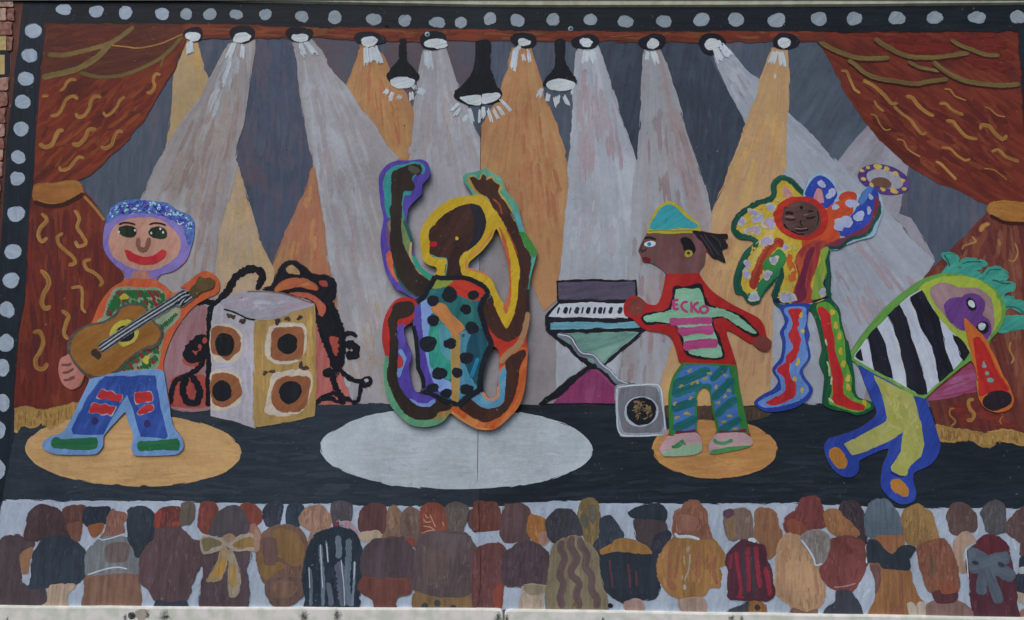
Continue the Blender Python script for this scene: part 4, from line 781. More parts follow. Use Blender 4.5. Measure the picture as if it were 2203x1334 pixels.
for s, w in (("560 500 540 580 580 680 540 800 530 880 570 950 530 1100 560 1215", 66), ("665 455 640 560 705 690 650 800 650 860 730 950 700 1060 740 1215", 66), ("735 470 760 570 812 640 800 780 862 880 862 1020 920 1120 900 1215", 64)): stroke("brown_wave", s, w, paint((90, 74, 74), mode='u', bump=1), wob=.08)
stroke("ochre_wave", "700 1215 680 1150 660 1220", 20, paint((100, 86, 66), mode='u'))
person('F', "black cap over a plum head", (S_, "@E 1240 220 1334 150 @F 100 130 200 108 240 110 310 190 312 260 280 312 0 275 @E 1290 262", (44, 54, 64)), ("plum_head", "@E 1300 290 @F 0 282 290 312 322 400 250 480 210 602 150 622 60 522 @E 1334 492 1320 400", (72, 64, 68)))
person('F', "dark shoulder", (S_, "200 450 330 398 362 440 300 562 210 642 150 602", (50, 54, 64)))
person('F', "black coat with an ochre collar", (S_, "@E 958 640 1334 632 @F 150 642 210 600 232 900 200 1090 0 1125 @E 1200 1155 1050 1055 1000 1000 970 850", (44, 52, 62)), ("ochre_collar", "@E 948 602 1040 550 1150 490 1250 483 1334 500 @F 0 510 100 560 158 638 0 632 @E 1334 632 1150 612 960 637", (146, 108, 62)),
       ("flesh_hand", "@E 1200 1155 1334 1112 @F 60 1140 75 1250 @E 1225 1250", (148, 124, 116)))
T('E')
for s in ("1050 700 1080 1000", "1240 740 1260 900", "1260 880 1265 1000", "@F -10 820 0 980", "1150 1080 1150 1110"): stroke("red_streak", s, 20, paint((86, 52, 58), mode='u'))
person('F', "orange brown head over the orange coat", (S_, "460 160 510 100 570 78 640 100 720 180 742 300 772 430 785 505 670 505 540 462 400 455 378 390 400 200", (130, 88, 72)), ("light_patch", "420 260 520 230 640 290 600 400 440 380", (138, 98, 84)))
person('F', "round orange ochre coat", (S_, "210 700 260 620 330 520 400 462 550 480 680 508 800 490 880 590 920 650 930 740 870 780 882 880 860 990 770 990 700 1082 600 1112 440 1112 370 1080 300 1010 230 900", (146, 108, 66)), ("neck", "450 1115 700 1108 722 1260 490 1260 438 1180", (150, 128, 118)))
T('F')
for s, w in (("360 560 340 700 330 900", 34), ("450 550 420 760 400 900", 30), ("660 620 640 780 640 900", 44), ("820 660 800 800 840 960", 40), ("330 900 380 1000 400 960", 60), ("740 640 740 800", 24)): stroke("rust_stripe", s, w, paint((134, 88, 66), mode='u'), wob=.3)
for s, w in (("545 560 525 620", 34), ("495 660 500 760", 12), ("560 640 545 800 500 920", 14), ("480 860 475 910", 16), ("500 960 500 1020", 30)): stroke("grey_dab", s, w, paint((140, 136, 126), mode='u'))
stroke("white_collar", "395 420 430 460 550 460 660 490", 26, RAY)
person('F', "mauve tan hat above the striped red coat", (S_, "910 200 1000 173 1180 185 1210 400 1205 475 1080 480 980 497 920 380 918 260", (116, 98, 90)), ("ochre_patch", "950 260 1000 240 1030 440 980 490 950 400", (128, 104, 76)), ("plum_patch", "910 200 1000 180 1010 220 940 270", (88, 62, 82)))
person('F', "ochre skirt with dark spots", (S_, "1170 1130 1280 1118 1334 1180 @H 20 1180 20 1275 @F 1140 1275", (136, 96, 62)), ("dark_spot", "1228 1200 1262 1170 1298 1205 1262 1242", (54, 52, 54)), ("grey_shadow", "950 1240 1100 1180 1165 1138 1150 1270 950 1270", (66, 70, 78)))
person('F', "brown oval head right of the mauve hat", (S_, "1240 200 1290 165 1334 165 @H 50 163 120 220 150 330 192 440 160 522 120 652 40 702 @F 1290 542 1238 470", (136, 96, 72)))
person('F', "dark red striped coat", (S_, "930 700 962 618 1040 540 1130 490 1250 530 1334 560 @H 30 690 80 850 102 1080 20 1132 @F 1250 1122 1070 1122 958 1090 958 800", (80, 46, 58)))
T('F')
for s, w in (("1165 560 1160 700 1170 900 1165 1040", 40), ("1040 620 1060 800 1090 1000 1080 1090", 34), ("1245 560 1262 750 1290 1000", 40), ("@H 10 780 40 900 60 1080", 44), ("990 640 980 800", 26), ("1040 1090 1130 1100", 26)): stroke("red_stripe", s, w, paint((126, 44, 58), mode='u'), wob=.25)
for s, w in (("1110 560 1120 800 1130 1080", 34), ("1210 560 1210 800 1230 1080", 34)): stroke("dark_stripe", s, w, paint((62, 52, 60), mode='u'), wob=.25)
stroke("white_collar", "1165 495 1210 490 1250 520", 34, RAY)
person('H', "rust head with an orange ear", (S_, "350 140 400 60 500 33 570 50 600 120 640 250 642 350 540 382 480 402 430 432 390 462 240 432 220 260 330 190", (110, 60, 60)), ("orange_ear", "240 300 300 280 370 320 450 390 390 440 260 420", (130, 74, 58)))
person('H', "plum dark head beside the blue grey one", (S_, "780 190 820 98 960 88 1030 170 1062 300 1075 440 1062 545 970 442 900 300 850 270", (64, 56, 62)))
person('H', "orange head with a dark cap", (S_, "630 200 760 178 830 250 930 340 1000 440 850 462 700 432 650 340", (144, 102, 70)))
person('H', "blue grey dome shaped head", (S_, "1058 250 1100 120 1200 63 1290 78 @I 20 230 62 320 62 432 @H 1300 472 1120 472 1075 440", (88, 102, 116)))
person('H', "large tan coat spectator", (S_, "130 640 170 500 250 438 370 460 420 540 500 650 580 780 622 930 642 1080 570 1200 440 1252 300 1202 250 1150 170 1100 118 1020", (158, 126, 98)), ("brown_hem", "290 1215 360 1225 440 1252 560 1215 530 1290 285 1290", (116, 90, 78)))
T('H')
for s, w in (("330 560 300 760 320 1000", 40), ("420 640 440 800 460 1000", 40), ("230 560 200 760 200 960", 36), ("520 760 540 900 560 1080", 34)): stroke("light_fold", s, w, paint((166, 132, 98) if w > 36 else (148, 112, 86), mode='u'), wob=.3)
person('H', "brick red round coat", (S_, "690 500 780 460 900 458 1000 490 1060 570 1082 700 1040 860 990 940 900 1042 760 1022 660 962 610 900 590 780 650 642", (116, 66, 64)), ("dark_skirt", "755 1030 900 1030 1000 1180 1035 1300 620 1300 650 1210 742 1140", (60, 64, 74)), ("dark_fold", "860 540 920 580 930 640 880 640", (96, 56, 58)))
person('H', "grey pointed scarf between the tan and brick coats", (S_, "380 480 440 408 540 388 640 420 692 480 670 620 620 722 560 770 510 680", (124, 118, 116)))
T('H'); stroke("white_edge", "385 490 440 560 520 690 540 760 610 740", 16, RAY); stroke("white_edge", "1065 560 1080 640 1070 740", 16, RAY); stroke("white_edge", "730 990 850 980 960 950", 14, paint((150, 110, 108), mode='u'))
person('H', "orange coat with a black scarf", (S_, "1105 740 1210 738 1250 790 @I 0 800 132 808 162 940 235 1100 290 1160 300 1330 0 1330 @H 1085 1310 1170 1100 1180 900", (142, 100, 66)), ("orange_chin", "1120 500 1200 460 @I 90 450 62 570 0 622 @H 1300 622 1220 542", (146, 98, 68)),
       ("black_scarf", "1090 498 1180 508 1250 590 1334 642 @I 60 568 190 578 132 700 132 802 0 802 @H 1240 782 1200 732 1095 732", (48, 56, 66)), ("plum_patch", "1110 760 1200 760 1220 900 1170 1060 1160 900", (108, 78, 76)))
T('I')
for s, w in (("40 830 50 1000 60 1140", 34), ("-60 1150 -50 1300", 24), ("20 1180 60 1290", 60)): stroke("rust_stripe", s, w, paint((124, 82, 64), mode='u'), wob=.3)
person('I', "ochre gold head", (S_, "60 220 140 150 220 118 290 160 370 220 402 350 442 482 330 502 240 552 120 522 70 420", (140, 110, 70)))
person('I', "brown head with a pale neck", (S_, "540 190 600 108 700 108 790 170 832 260 822 400 720 402 650 442 570 432 558 370 520 260", (90, 72, 70)), ("pale_arm", "590 530 680 420 740 408 822 500 720 562 700 700 742 832 690 842 630 740", (154, 128, 112)))
person('I', "rust coat with a maroon collar", (S_, "205 600 240 540 400 490 500 488 560 562 610 700 642 850 642 1042 500 1052 350 1042 280 900 230 700", (126, 82, 66)), ("flesh_body", "300 1200 400 1130 600 1130 700 1160 790 1240 822 1340 300 1340", (126, 100, 94)), ("maroon_collar", "380 1050 430 1020 620 1018 632 1110 560 1152 420 1142", (86, 52, 58)), ("olive_patch", "350 680 400 660 410 840 360 860", (104, 82, 70)), ("orange_patch", "460 940 600 960 620 1030 480 1050", (136, 78, 60)))
person('I', "small pair of cream hands", (S_, "118 1160 160 1148 195 1190 210 1310 145 1310", (164, 152, 138)), ("second_hand", "205 1190 250 1140 300 1160 285 1310 215 1310", (162, 150, 136)))
person('I', "dark grey head above the ribbon bow", (S_, "880 200 950 108 1060 88 1130 150 1142 290 1182 402 1090 422 1000 432 940 402 918 320", (76, 76, 80)))
person('I', "brown head cut by the right edge", (S_, "1150 330 1250 200 1334 150 1500 150 1600 660 1334 662 1300 642 1290 522 1200 452 1150 402", (90, 72, 70)))
person('I', "navy spectator at the right edge", (S_, "1290 680 1334 668 1560 700 1560 1070 1334 1062 1250 1032 1238 880 1285 840", (50, 56, 68)), ("white_collar", "1280 790 1334 780 1500 790 1500 840 1290 842", (158, 164, 172)), ("cream_body", "1230 1040 1334 1060 1560 1070 1560 1150 1300 1150", (152, 140, 126)), ("flesh_body", "1270 1290 1334 1220 1560 1200 1560 1340 1265 1340", (134, 100, 90)))
person('I', "maroon coat with a grey blue ribbon bow", (S_, "738 640 840 520 940 440 1060 470 1160 560 1182 650 1222 830 1242 950 1262 1150 1290 1340 830 1340 790 1150 758 900", (84, 48, 58)), ("red_patch", "840 520 940 450 1060 480 1170 600 1160 640 960 690 870 640", (92, 44, 52)))
T('I'); RB = paint((80, 90, 102), (68, 76, 90), (92, 102, 114), mode='u', bump=.8)
for s, w in (("745 640 830 660 960 740 1100 820 1235 900", 120), ("755 790 900 760 1060 700 1190 680", 120), ("935 800 900 920 885 1070", 100), ("950 790 1000 940 1085 1160", 95), ("760 580 800 640 780 760", 80)): stroke("ribbon_band", s, w, RB, taper=.3, wob=.08)
dot("dark_knot", 825, 735, 40, 22, w_((52, 58, 66)), rot=20); dot("dark_knot", 1095, 755, 42, 24, w_((54, 60, 66)), rot=25)
stroke("white_edge", "725 600 740 740 750 900", 10, RAY)
# ------------------------------------------------------------ cut-out figures screwed or glued onto the boards
def cutout(key, name, outline, holes, front, back, basemat, label, cat, surf_holes=True):
    O = smooth(outline, True, 4); H = [smooth(h, True, 4) for h in holes]
    o = slab(name, O, H, front, back, [basemat][0], m_edge); tag(o, label, cat, "painted cut-out figures on the mural")
    S = Surface(front, O, H, True); S.root = o; SURF[key] = S; ON[0] = key; return o
# ---- guitarist
GO = pts("@g 757 330 770 280 800 220 870 178 960 163 1080 172 1200 188 1260 232 1320 258 @G 410 465 418 480 417 510 412 530 400 562 372 584 346 591 338 603 @g 1180 780 1240 830 1334 800 @i 160 395 220 350 280 300 335 276 400 300 440 355 432 430 360 470 260 530 150 660 70 820 38 950 60 1100 90 1250 @h 1222 700 1250 800 1300 865 1318 940 1270 992 965 1000 942 940 955 860 920 760 900 700 872 715 745 860 740 930 690 990 400 992 330 965 302 940 312 900 370 860 450 830 520 720 560 630 600 550 640 455 605 430 560 510 512 528 450 490 418 400 432 305 485 275 482 200 525 120 610 68 650 55 @g 665 1030 720 900 800 800 880 748 895 700 830 640 770 570 740 500 742 400")
cutout('G', "guitarist_cutout", GO, (), -0.0052, -0.0003, paint((150, 66, 40)), "cut-out of a guitar player in blue trousers on the tan oval", "cut-out")
T('g')
fill("halo", "740 500 742 400 757 320 800 200 960 150 1340 240 1400 380 1380 520 1334 600 1240 680 1130 720 1140 760 890 750 895 690 830 640 770 570", paint((112, 100, 162), (98, 86, 152), (126, 116, 176), ang=60), label="lilac band round the head")
fill("neck", "955 690 1070 690 1072 735 1100 750 940 750", paint((158, 106, 92)))
fill("face", "785 500 788 430 820 365 880 320 960 300 1080 296 1180 330 1240 380 1290 450 1285 540 1220 610 1150 650 1060 672 960 662 870 610 810 560", paint((164, 124, 108), (156, 106, 92), (170, 130, 114), ang=70, pa=.8, freq=40), label="round pink face")
HAT = paint((58, 78, 148), (84, 124, 178), (70, 66, 140), ang=30, freq=110, along=40, bump=1.2, st=1)
fill("hat", "750 335 765 260 800 205 870 170 960 155 1080 165 1200 180 1265 225 1340 250 @G 420 478 420 505 412 530 402 522 398 496 388 482 366 470 345 462 322 458 295 457 270 460 248 468 238 478", HAT, label="blue knitted hat")
T('G'); brushwork("hat_dabs", "232 474 238 452 262 435 300 430 350 436 392 455 415 480 412 515 400 495 380 478 340 462 290 458 250 466", 230, 40, 8, 3.0, [(120, 160, 196), (64, 70, 150), (92, 72, 156), (60, 120, 140), (150, 170, 205), (36, 46, 118), (30, 66, 150)], spread=60, soft_=1.25, curve=.35)
T('g')
DK = paint((26, 26, 26), (40, 30, 30), mode='u')
dot("eye", 915, 392, 68, 38, paint((30, 44, 32), (18, 24, 20), (40, 66, 44)), rot=5); dot("eye", 1135, 402, 62, 42, paint((30, 44, 32), (18, 24, 20), (40, 66, 44)), rot=5)
for x, y in ((968, 385), (852, 398), (1150, 375), (1085, 405), (1170, 400)): dot("eye_glint", x, y, 7, 9, LW)
stroke("eyebrow", "852 345 880 332 925 332 972 346", 13, DK); stroke("eyebrow", "1068 346 1100 334 1150 336 1192 350", 13, DK)
NO = paint((116, 76, 62), mode='u')
stroke("nose", "992 438 990 490 1000 515", 28, NO); stroke("nose", "1072 438 1062 480 1052 512", 28, NO); stroke("nose", "985 505 1025 525 1065 505", 30, NO)
fill("mouth", "895 525 930 535 980 565 1045 578 1110 565 1160 530 1188 540 1180 580 1130 615 1050 630 980 620 920 590", paint((166, 36, 44), (150, 30, 38), (176, 52, 56)), label="wide red smile")
fill("jumper_border", "640 1070 680 980 720 900 800 800 880 740 1000 735 1130 738 1180 780 1240 830 1334 800 @i 160 395 220 350 280 290 335 270 410 290 450 355 440 440 360 480 260 540 150 670 75 820 42 950 45 1050 @h 1170 395 1130 385 860 410 600 300", paint((168, 84, 46), (164, 60, 42), (176, 110, 60), ang=70, pa=.9), label="orange red border of the jumper")
fill("jumper", "@g 822 810 860 796 930 794 1050 798 1130 800 1185 845 1196 900 1290 950 1290 1000 1240 1060 1190 1110 1165 1180 1150 1250 @h 1135 330 1110 378 1000 388 860 408 700 380 @g 700 1040 745 1000 770 900", paint((124, 134, 112), (84, 112, 80), (148, 150, 136), ang=50), label="white jumper striped green and red")
def hatch(name, region, ang, gap, w, mats, ln=(14, 30)):
    R = pts(region); bb = bbox(R); a = math.radians(ang); ux, uy = math.cos(a), -math.sin(a); nx, ny = -uy, ux
    cx, cy = (bb[0]+bb[2])/2, (bb[1]+bb[3])/2; D = math.hypot(bb[2]-bb[0], bb[3]-bb[1]) / 2; k = 0; q = -D
    while q < D:
        t = -D; run = []
        while t < D:
            x, y = cx + ux*t + nx*q, cy + uy*t + ny*q
            if inside(np.array([x]), np.array([y]), R)[0]: run.append((x + random.uniform(-.5, .5), y + random.uniform(-.5, .5)))
            if run and (len(run) * 4 > random.uniform(*ln) or not inside(np.array([x]), np.array([y]), R)[0]):
                if len(run) > 2: sv = CUR[0]; CUR[0] = 'G'; stroke(name, run, w * random.uniform(.8, 1.2), mats[k % len(mats)], wob=.2); CUR[0] = sv
                run = []; t += 3; k += random.choice((0, 1))
            t += 4
        q += gap; k += 1
GRN = paint((34, 90, 48), (26, 70, 40), mode='u', dry=.05); RDS = paint((122, 36, 40), (102, 30, 36), mode='u', dry=.05)
hatch("jumper_stripe", "@g 830 812 930 802 1130 806 1186 860 1190 900 1150 950 1060 960 960 912 870 935 800 1000 745 1020 780 900", -52, 5.0, 7.0, [GRN, RDS, GRN], (18, 40))
hatch("jumper_stripe", "@g 1130 1060 1280 960 1285 990 1230 1060 1175 1100 1160 1090", -52, 5.0, 5.6, [RDS, GRN], (14, 30))
hatch("jumper_stripe", "@h 950 260 1150 195 1140 320 1110 375 1000 385 862 402 890 335", -52, 5.4, 7.4, [RDS, GRN, GRN], (14, 30))
YL = paint((166, 156, 56), (150, 140, 46), (172, 160, 84)); T('g'); dot("yellow_spot", 892, 862, 27, 25, YL, wob=.2); T('h'); dot("yellow_spot", 1048, 314, 28, 27, YL, wob=.2)
T('h')
fill("hand", "418 400 426 330 440 300 490 272 520 300 600 400 606 436 580 485 560 510 512 528 455 492", paint((160, 104, 96), (150, 90, 82), (168, 116, 104), ang=60), label="pink hand under the guitar")
for s in ("440 350 480 352 515 340", "445 405 480 405 530 375", "455 460 500 455 535 430", "500 440 540 445"): stroke("finger_line", s, 16, paint((104, 64, 58), mode='u'))
stroke("hand_edge", "600 440 575 490 555 512", 14, paint((116, 90, 60), mode='u'))
GB = paint((130, 88, 38), (118, 76, 32), (142, 100, 50), ang=35, freq=40)
fill("guitar_body", "@g 482 1235 486 1190 522 1125 612 1062 740 1036 825 985 865 935 930 915 985 915 1040 935 1072 985 1105 1040 1160 1085 1168 1150 1125 1215 1040 1245 975 1285 @h 905 340 842 400 765 440 680 442 595 412 535 340 492 270 478 215", paint((62, 62, 56), (84, 84, 80), (48, 46, 42), ang=30, freq=100), label="guitar body, mustard brown with a dark rim")
fill("guitar_front", "@g 512 1230 530 1155 560 1120 630 1080 750 1052 840 1000 880 948 940 930 1000 930 1040 955 1060 1000 1100 1050 1140 1090 1148 1140 1110 1195 1030 1225 960 1268 @h 890 325 830 385 760 420 680 424 610 396 550 335 516 270", GB, sub=True)
T('g'); fill("yellow_ring", "790 1140 800 1090 850 1045 920 1030 965 1060 990 1120 960 1180 880 1215 850 1190 900 1180 860 1160 830 1130", YL); dot("sound_hole", 895, 1130, 66, 56, BLC, rot=-30)
stroke("bridge", "665 1240 690 1275 725 1295", 46, paint((52, 46, 40), mode='u'), taper=.2)
stroke("guitar_neck", "715 1240 830 1160 950 1080 1100 985 1220 910 1334 838 @i 150 510 250 440", 60, paint((120, 128, 134), (40, 46, 52), (150, 158, 166), mode='u', freq=130, st=1, bump=1.2), taper=.1, sub=False, label="guitar neck with its strings")
for k in range(-2, 3):
    P = pts("@g 715 1240 830 1160 950 1080 1100 985 1220 910 1334 838 @i 150 510 250 440"); P = [(x + k * 1.9, y + k * 3.0) for x, y in P]
    CUR[0] = 'G'; stroke("string", P, 1.9 if k % 2 else 2.6, paint((30, 36, 42), mode='u') if k % 2 == 0 else paint((160, 168, 178), mode='u'), wob=.3, taper=.1)
T('i'); stroke("guitar_head", "235 455 290 400 340 370 390 340", 62, paint((76, 64, 40), (54, 48, 34), (96, 80, 50), mode='u', bump=1), taper=.4)
fill("head_flare", "275 385 300 320 340 335 400 345 395 390 330 420", paint((84, 68, 42)), sub=True)
T('h')
fill("trouser_border", "600 540 640 455 690 440 760 425 860 405 1000 390 1140 380 1175 400 1200 560 1225 690 1250 800 1300 865 1325 940 1270 1000 960 1005 940 940 955 860 920 760 900 690 872 715 745 860 740 930 690 998 400 1000 300 950 310 900 370 860 450 830 520 720", paint((98, 134, 180), (86, 120, 168), (112, 148, 190), ang=70), label="pale blue border of the trousers")
fill("trousers", "715 465 760 436 900 432 1112 428 1125 520 1150 660 1180 780 1202 860 1190 874 1010 862 985 770 955 660 912 560 880 600 800 740 742 850 640 852 525 848 512 812 560 720 620 600", paint((42, 70, 142), (32, 56, 122), (58, 90, 164), ang=70, pa=.8), sm=False, label="blue trousers with red patches")
T('G'); brushwork("denim_brushwork", "@h 730 470 1100 440 1180 860 1020 850 940 600 900 540 720 840 540 830 640 640", 60, 70, 24, 4.5, [(36, 62, 132), (56, 88, 162), (48, 76, 150)], spread=16)
T('h'); RP = paint((164, 42, 44), (146, 34, 38), (176, 62, 60), ang=0); WE = paint((146, 150, 160))
for s in ("735 525 770 545 800 540 830 565 872 565 855 612 830 600 800 608 770 588 735 592 700 585", "670 625 720 640 750 630 790 650 825 650 795 710 770 700 740 704 700 690 648 690", "968 555 1010 550 1080 550 1090 605 1060 614 1020 612 980 626", "1018 655 1050 640 1092 640 1098 668 1050 690 1000 704 990 695"):
    c = pts(s); mx = sum(p[0] for p in c) / len(c); my = sum(p[1] for p in c) / len(c)
    fill("patch_edge", [(mx + (x - mx) * 1.07, my + (y - my) * 1.1) for x, y in c], WE); fill("red_patch", s, RP)
dot("purple_spot", 680, 752, 27, 28, paint((50, 40, 92))); dot("purple_spot", 1056, 772, 24, 30, paint((46, 40, 92)))
SH = paint((34, 98, 62), (26, 84, 52), (46, 112, 74), ang=2)
fill("shoe", "365 910 395 872 450 884 690 876 690 945 560 955 480 950 380 938", SH, label="left green shoe"); fill("shoe", "990 905 1080 900 1268 882 1285 900 1280 958 1150 955 1000 965", SH, label="right green shoe")
# ---- keyboard player
KO = pts("@n 240 335 262 250 318 152 390 108 450 128 545 210 612 270 632 318 740 342 815 344 822 370 802 385 820 440 780 460 803 550 740 522 715 520 690 495 664 470 652 560 615 622 700 745 850 848 1042 948 1082 1010 1098 1080 1135 1118 1110 1186 1050 1180 1000 1135 975 1128 815 1038 852 1180 884 1290 @o 905 450 960 700 985 800 1000 840 985 865 900 892 695 922 685 850 730 780 740 760 700 560 690 480 655 444 620 460 596 520 600 600 598 750 620 790 636 850 628 905 560 932 360 937 330 890 380 800 398 770 395 500 430 360 490 272 @n 470 1262 402 1080 220 1030 132 952 80 925 75 850 112 800 180 793 250 848 312 848 345 780 372 630 330 588 265 552 212 545 198 500 178 465 205 400")
cutout('K', "keyboard_player_cutout", KO, (), -0.0052, -0.0003, paint((140, 30, 32)), "cut-out of a figure in a red bordered mint shirt beside the keyboard", "cut-out")
T('n')
fill("head", "236 335 400 325 570 326 620 380 665 470 652 560 612 622 530 632 370 632 330 590 260 554 208 547 198 500 176 465 205 400", paint((96, 62, 62), (84, 62, 56), (108, 72, 78), ang=80, pa=.9, freq=40), label="brown face in profile")
fill("cap", "232 338 262 245 318 148 390 104 452 124 548 206 614 268 634 320 520 332 400 336 250 340", paint((158, 148, 40), (140, 132, 36), (170, 158, 60), ang=20), label="yellow edged turquoise cap")
fill("cap_crown", "262 308 300 220 350 152 400 134 440 150 520 228 608 292 500 296 400 308", paint((48, 138, 148), (40, 124, 136), (60, 150, 158), ang=30), sub=True)
for s in ("370 265 380 240 395 232", "440 225 455 220", "375 270 382 262"): stroke("crease", s, 8, paint((30, 100, 110), mode='u'))
stroke("cap_band", "250 325 330 318 450 322 560 318", 10, paint((120, 120, 40), mode='u')); 
fill("ponytail", "570 322 650 330 740 343 818 344 825 370 790 384 822 398 822 440 780 462 806 552 740 524 715 520 670 465 630 395", paint((30, 28, 34), (20, 18, 24), (42, 42, 50), ang=-50, freq=90), label="black ponytail"); 
for s in ("650 345 700 420 760 500", "620 350 680 430 715 500", "700 350 760 400 770 440"): stroke("hair_strand", s, 8, paint((52, 52, 60), mode='u'))
for s in ("790 368 822 375", "785 420 822 425"): stroke("hair_tuft", s, 16, paint((28, 28, 34), mode='u'))
fill("ear", "478 385 520 370 560 395 585 440 580 478 548 492 512 465 500 425", paint((22, 22, 26))); dot("earring", 537, 485, 30, 26, paint((150, 140, 40))); dot("earring_gap", 537, 482, 13, 11, paint((70, 50, 44)))
dot("eye", 262, 416, 42, 21, LW); dot("iris", 255, 418, 15, 14, paint((30, 110, 160)))
stroke("eyebrow", "218 378 260 372 305 386", 17, DK); stroke("face_shadow", "215 395 200 440 190 465 215 455", 12, paint((60, 44, 42), mode='u')); stroke("nostril", "195 478 230 460 242 445", 10, DK)
fill("mouth", "205 515 240 510 268 525 258 552 225 552", paint((92, 24, 34)))
fill("red_border", "372 630 500 628 612 624 700 745 850 848 1042 948 1085 1010 1095 1085 1030 1120 975 1130 815 1036 852 1180 886 1292 480 1276 402 1080 220 1030 132 952 75 925 72 850 110 796 180 790 250 845 312 845 345 780", paint((148, 30, 32), (132, 26, 28), (160, 44, 40), ang=60, freq=45), sm=False, label="red border of the shirt")
T('G'); brushwork("red_brushwork", "@n 400 660 600 660 700 790 860 1290 480 1260 410 1060 360 860", 40, 100, 30, 5, [(156, 34, 34), (134, 26, 30)], spread=30); T('n')
HD = paint((104, 50, 46), (92, 44, 42), (116, 56, 48), ang=40)
dot("hand", 165, 868, 60, 60, HD); fill("hand", "1010 1100 1050 1075 1092 1082 1140 1118 1112 1190 1050 1184 998 1134", HD)
fill("shirt_outline", "438 722 500 728 560 716 622 706 650 780 690 852 790 884 920 932 1000 1010 1042 1070 1000 1080 920 1032 850 980 780 940 712 958 722 1020 762 1090 788 1234 600 1234 520 1205 470 1060 452 1012 350 985 240 994 200 950 240 912 350 900 398 870 420 800", paint((26, 26, 34), (18, 18, 24), (38, 36, 44)))
fill("shirt", "452 742 500 736 560 742 612 736 640 790 664 862 770 886 900 944 980 1010 1024 1056 960 1040 850 972 790 935 700 945 704 1000 740 1100 772 1222 610 1216 535 1186 488 1055 458 1004 350 974 232 972 218 945 262 924 382 904 415 880 440 810", paint((112, 158, 132), (98, 146, 118), (128, 170, 146), ang=10), label="mint shirt with pink bars and lettering")
PKB = paint((150, 58, 106), (134, 46, 94), (158, 76, 122), ang=2)
for s in ("402 955 520 948 700 945 702 985 600 990 410 996", "468 1022 560 1016 700 1006 708 1062 600 1056 488 1074", "503 1124 600 1110 735 1100 742 1152 640 1162 520 1178"): fill("pink_bar", s, PKB, jit=1)
LET = paint((154, 56, 102), (140, 48, 92), mode='u', bump=1, dry=.05)
for s in ("470 818 425 822", "427 818 432 888", "425 854 466 850", "430 888 472 882", "535 832 500 838 486 862 500 888 535 908", "556 828 562 912", "612 832 572 866 614 914", "628 866 620 890 636 912 664 910 678 886 664 866 640 864 628 872"): stroke("letter_stroke", s, 17, LET, taper=.25, wob=.15)
stroke("pink_mark", "465 785 480 790", 10, LET); stroke("sleeve_mark", "270 930 285 945", 10, paint((80, 120, 100), mode='u'))
T('o')
fill("trouser_border", "480 268 640 272 880 285 905 450 965 700 975 775 745 775 700 560 690 480 655 444 620 460 596 520 600 600 598 765 432 795 396 775 390 500 428 358", paint((44, 108, 50), (34, 92, 44), (58, 124, 62), ang=90), sm=False, label="green border of the trousers")
fill("trousers", "510 292 640 288 825 306 850 420 880 560 905 745 762 760 740 640 700 460 660 428 610 436 575 500 580 640 590 765 440 770 425 560 432 450 455 370", paint((58, 100, 158), (48, 88, 146), (70, 114, 172), ang=20), sm=False, label="blue trousers with teal stripes and gold dabs")
TS = paint((24, 88, 92), (18, 72, 80), (34, 102, 104), mode='u', dry=.05)
for s, w in (("430 425 540 385 690 315", 54), ("420 500 520 460 640 425", 54), ("415 600 500 575 600 540", 54), ("425 745 520 705 600 660", 54), ("695 395 760 335 815 295", 46), ("705 530 780 460 860 380", 50), ("730 655 800 585 885 520", 48), ("755 770 830 715 915 670", 46), ("430 500 440 420", 20), ("850 420 860 500", 18), ("590 480 620 440 680 430 700 460", 20)): stroke("teal_stripe", s, w, TS, wob=.1)
for x, y in ((545, 325), (690, 345), (655, 382), (600, 405), (565, 415), (485, 435), (735, 445), (805, 360), (828, 468), (555, 520), (440, 560), (800, 510), (750, 555), (540, 635), (520, 630), (452, 662), (835, 648), (790, 690), (868, 742)):
    dot("gold_dab", x, y, 15, 12, paint((138, 128, 70), (120, 112, 66)), wob=.3, jit=.6)
MR = paint((104, 28, 46), mode='u'); stroke("cuff", "440 768 520 768 592 754", 20, MR); stroke("cuff", "755 764 840 772 955 752", 22, MR)
SHP = paint((162, 134, 138), (150, 122, 128), (170, 144, 148), ang=10)
fill("shoe", "330 890 380 795 430 796 440 782 600 772 640 850 632 908 560 935 360 940", SHP, label="left pink and green shoe"); fill("shoe_sole", "345 915 450 885 560 862 625 850 636 905 560 935 362 938", paint((128, 156, 130), (112, 146, 118)), sub=True)
stroke("green_mark", "430 875 480 850 500 820", 30, paint((48, 118, 74), mode='u')); stroke("green_mark", "415 865 440 880", 20, paint((38, 108, 64), mode='u')); stroke("green_mark", "500 840 520 860", 16, paint((60, 128, 84), mode='u'))
fill("shoe", "684 845 730 782 940 772 1003 830 992 865 900 895 692 924", SHP, label="right pink and green shoe"); fill("shoe_sole", "692 905 800 878 985 862 900 895 800 912 695 924", paint((66, 126, 72)), sub=True); stroke("green_mark", "715 815 740 840 800 845 850 820", 22, paint((66, 126, 84), mode='u')); stroke("green_mark", "835 815 850 840", 30, paint((56, 120, 74), mode='u'))
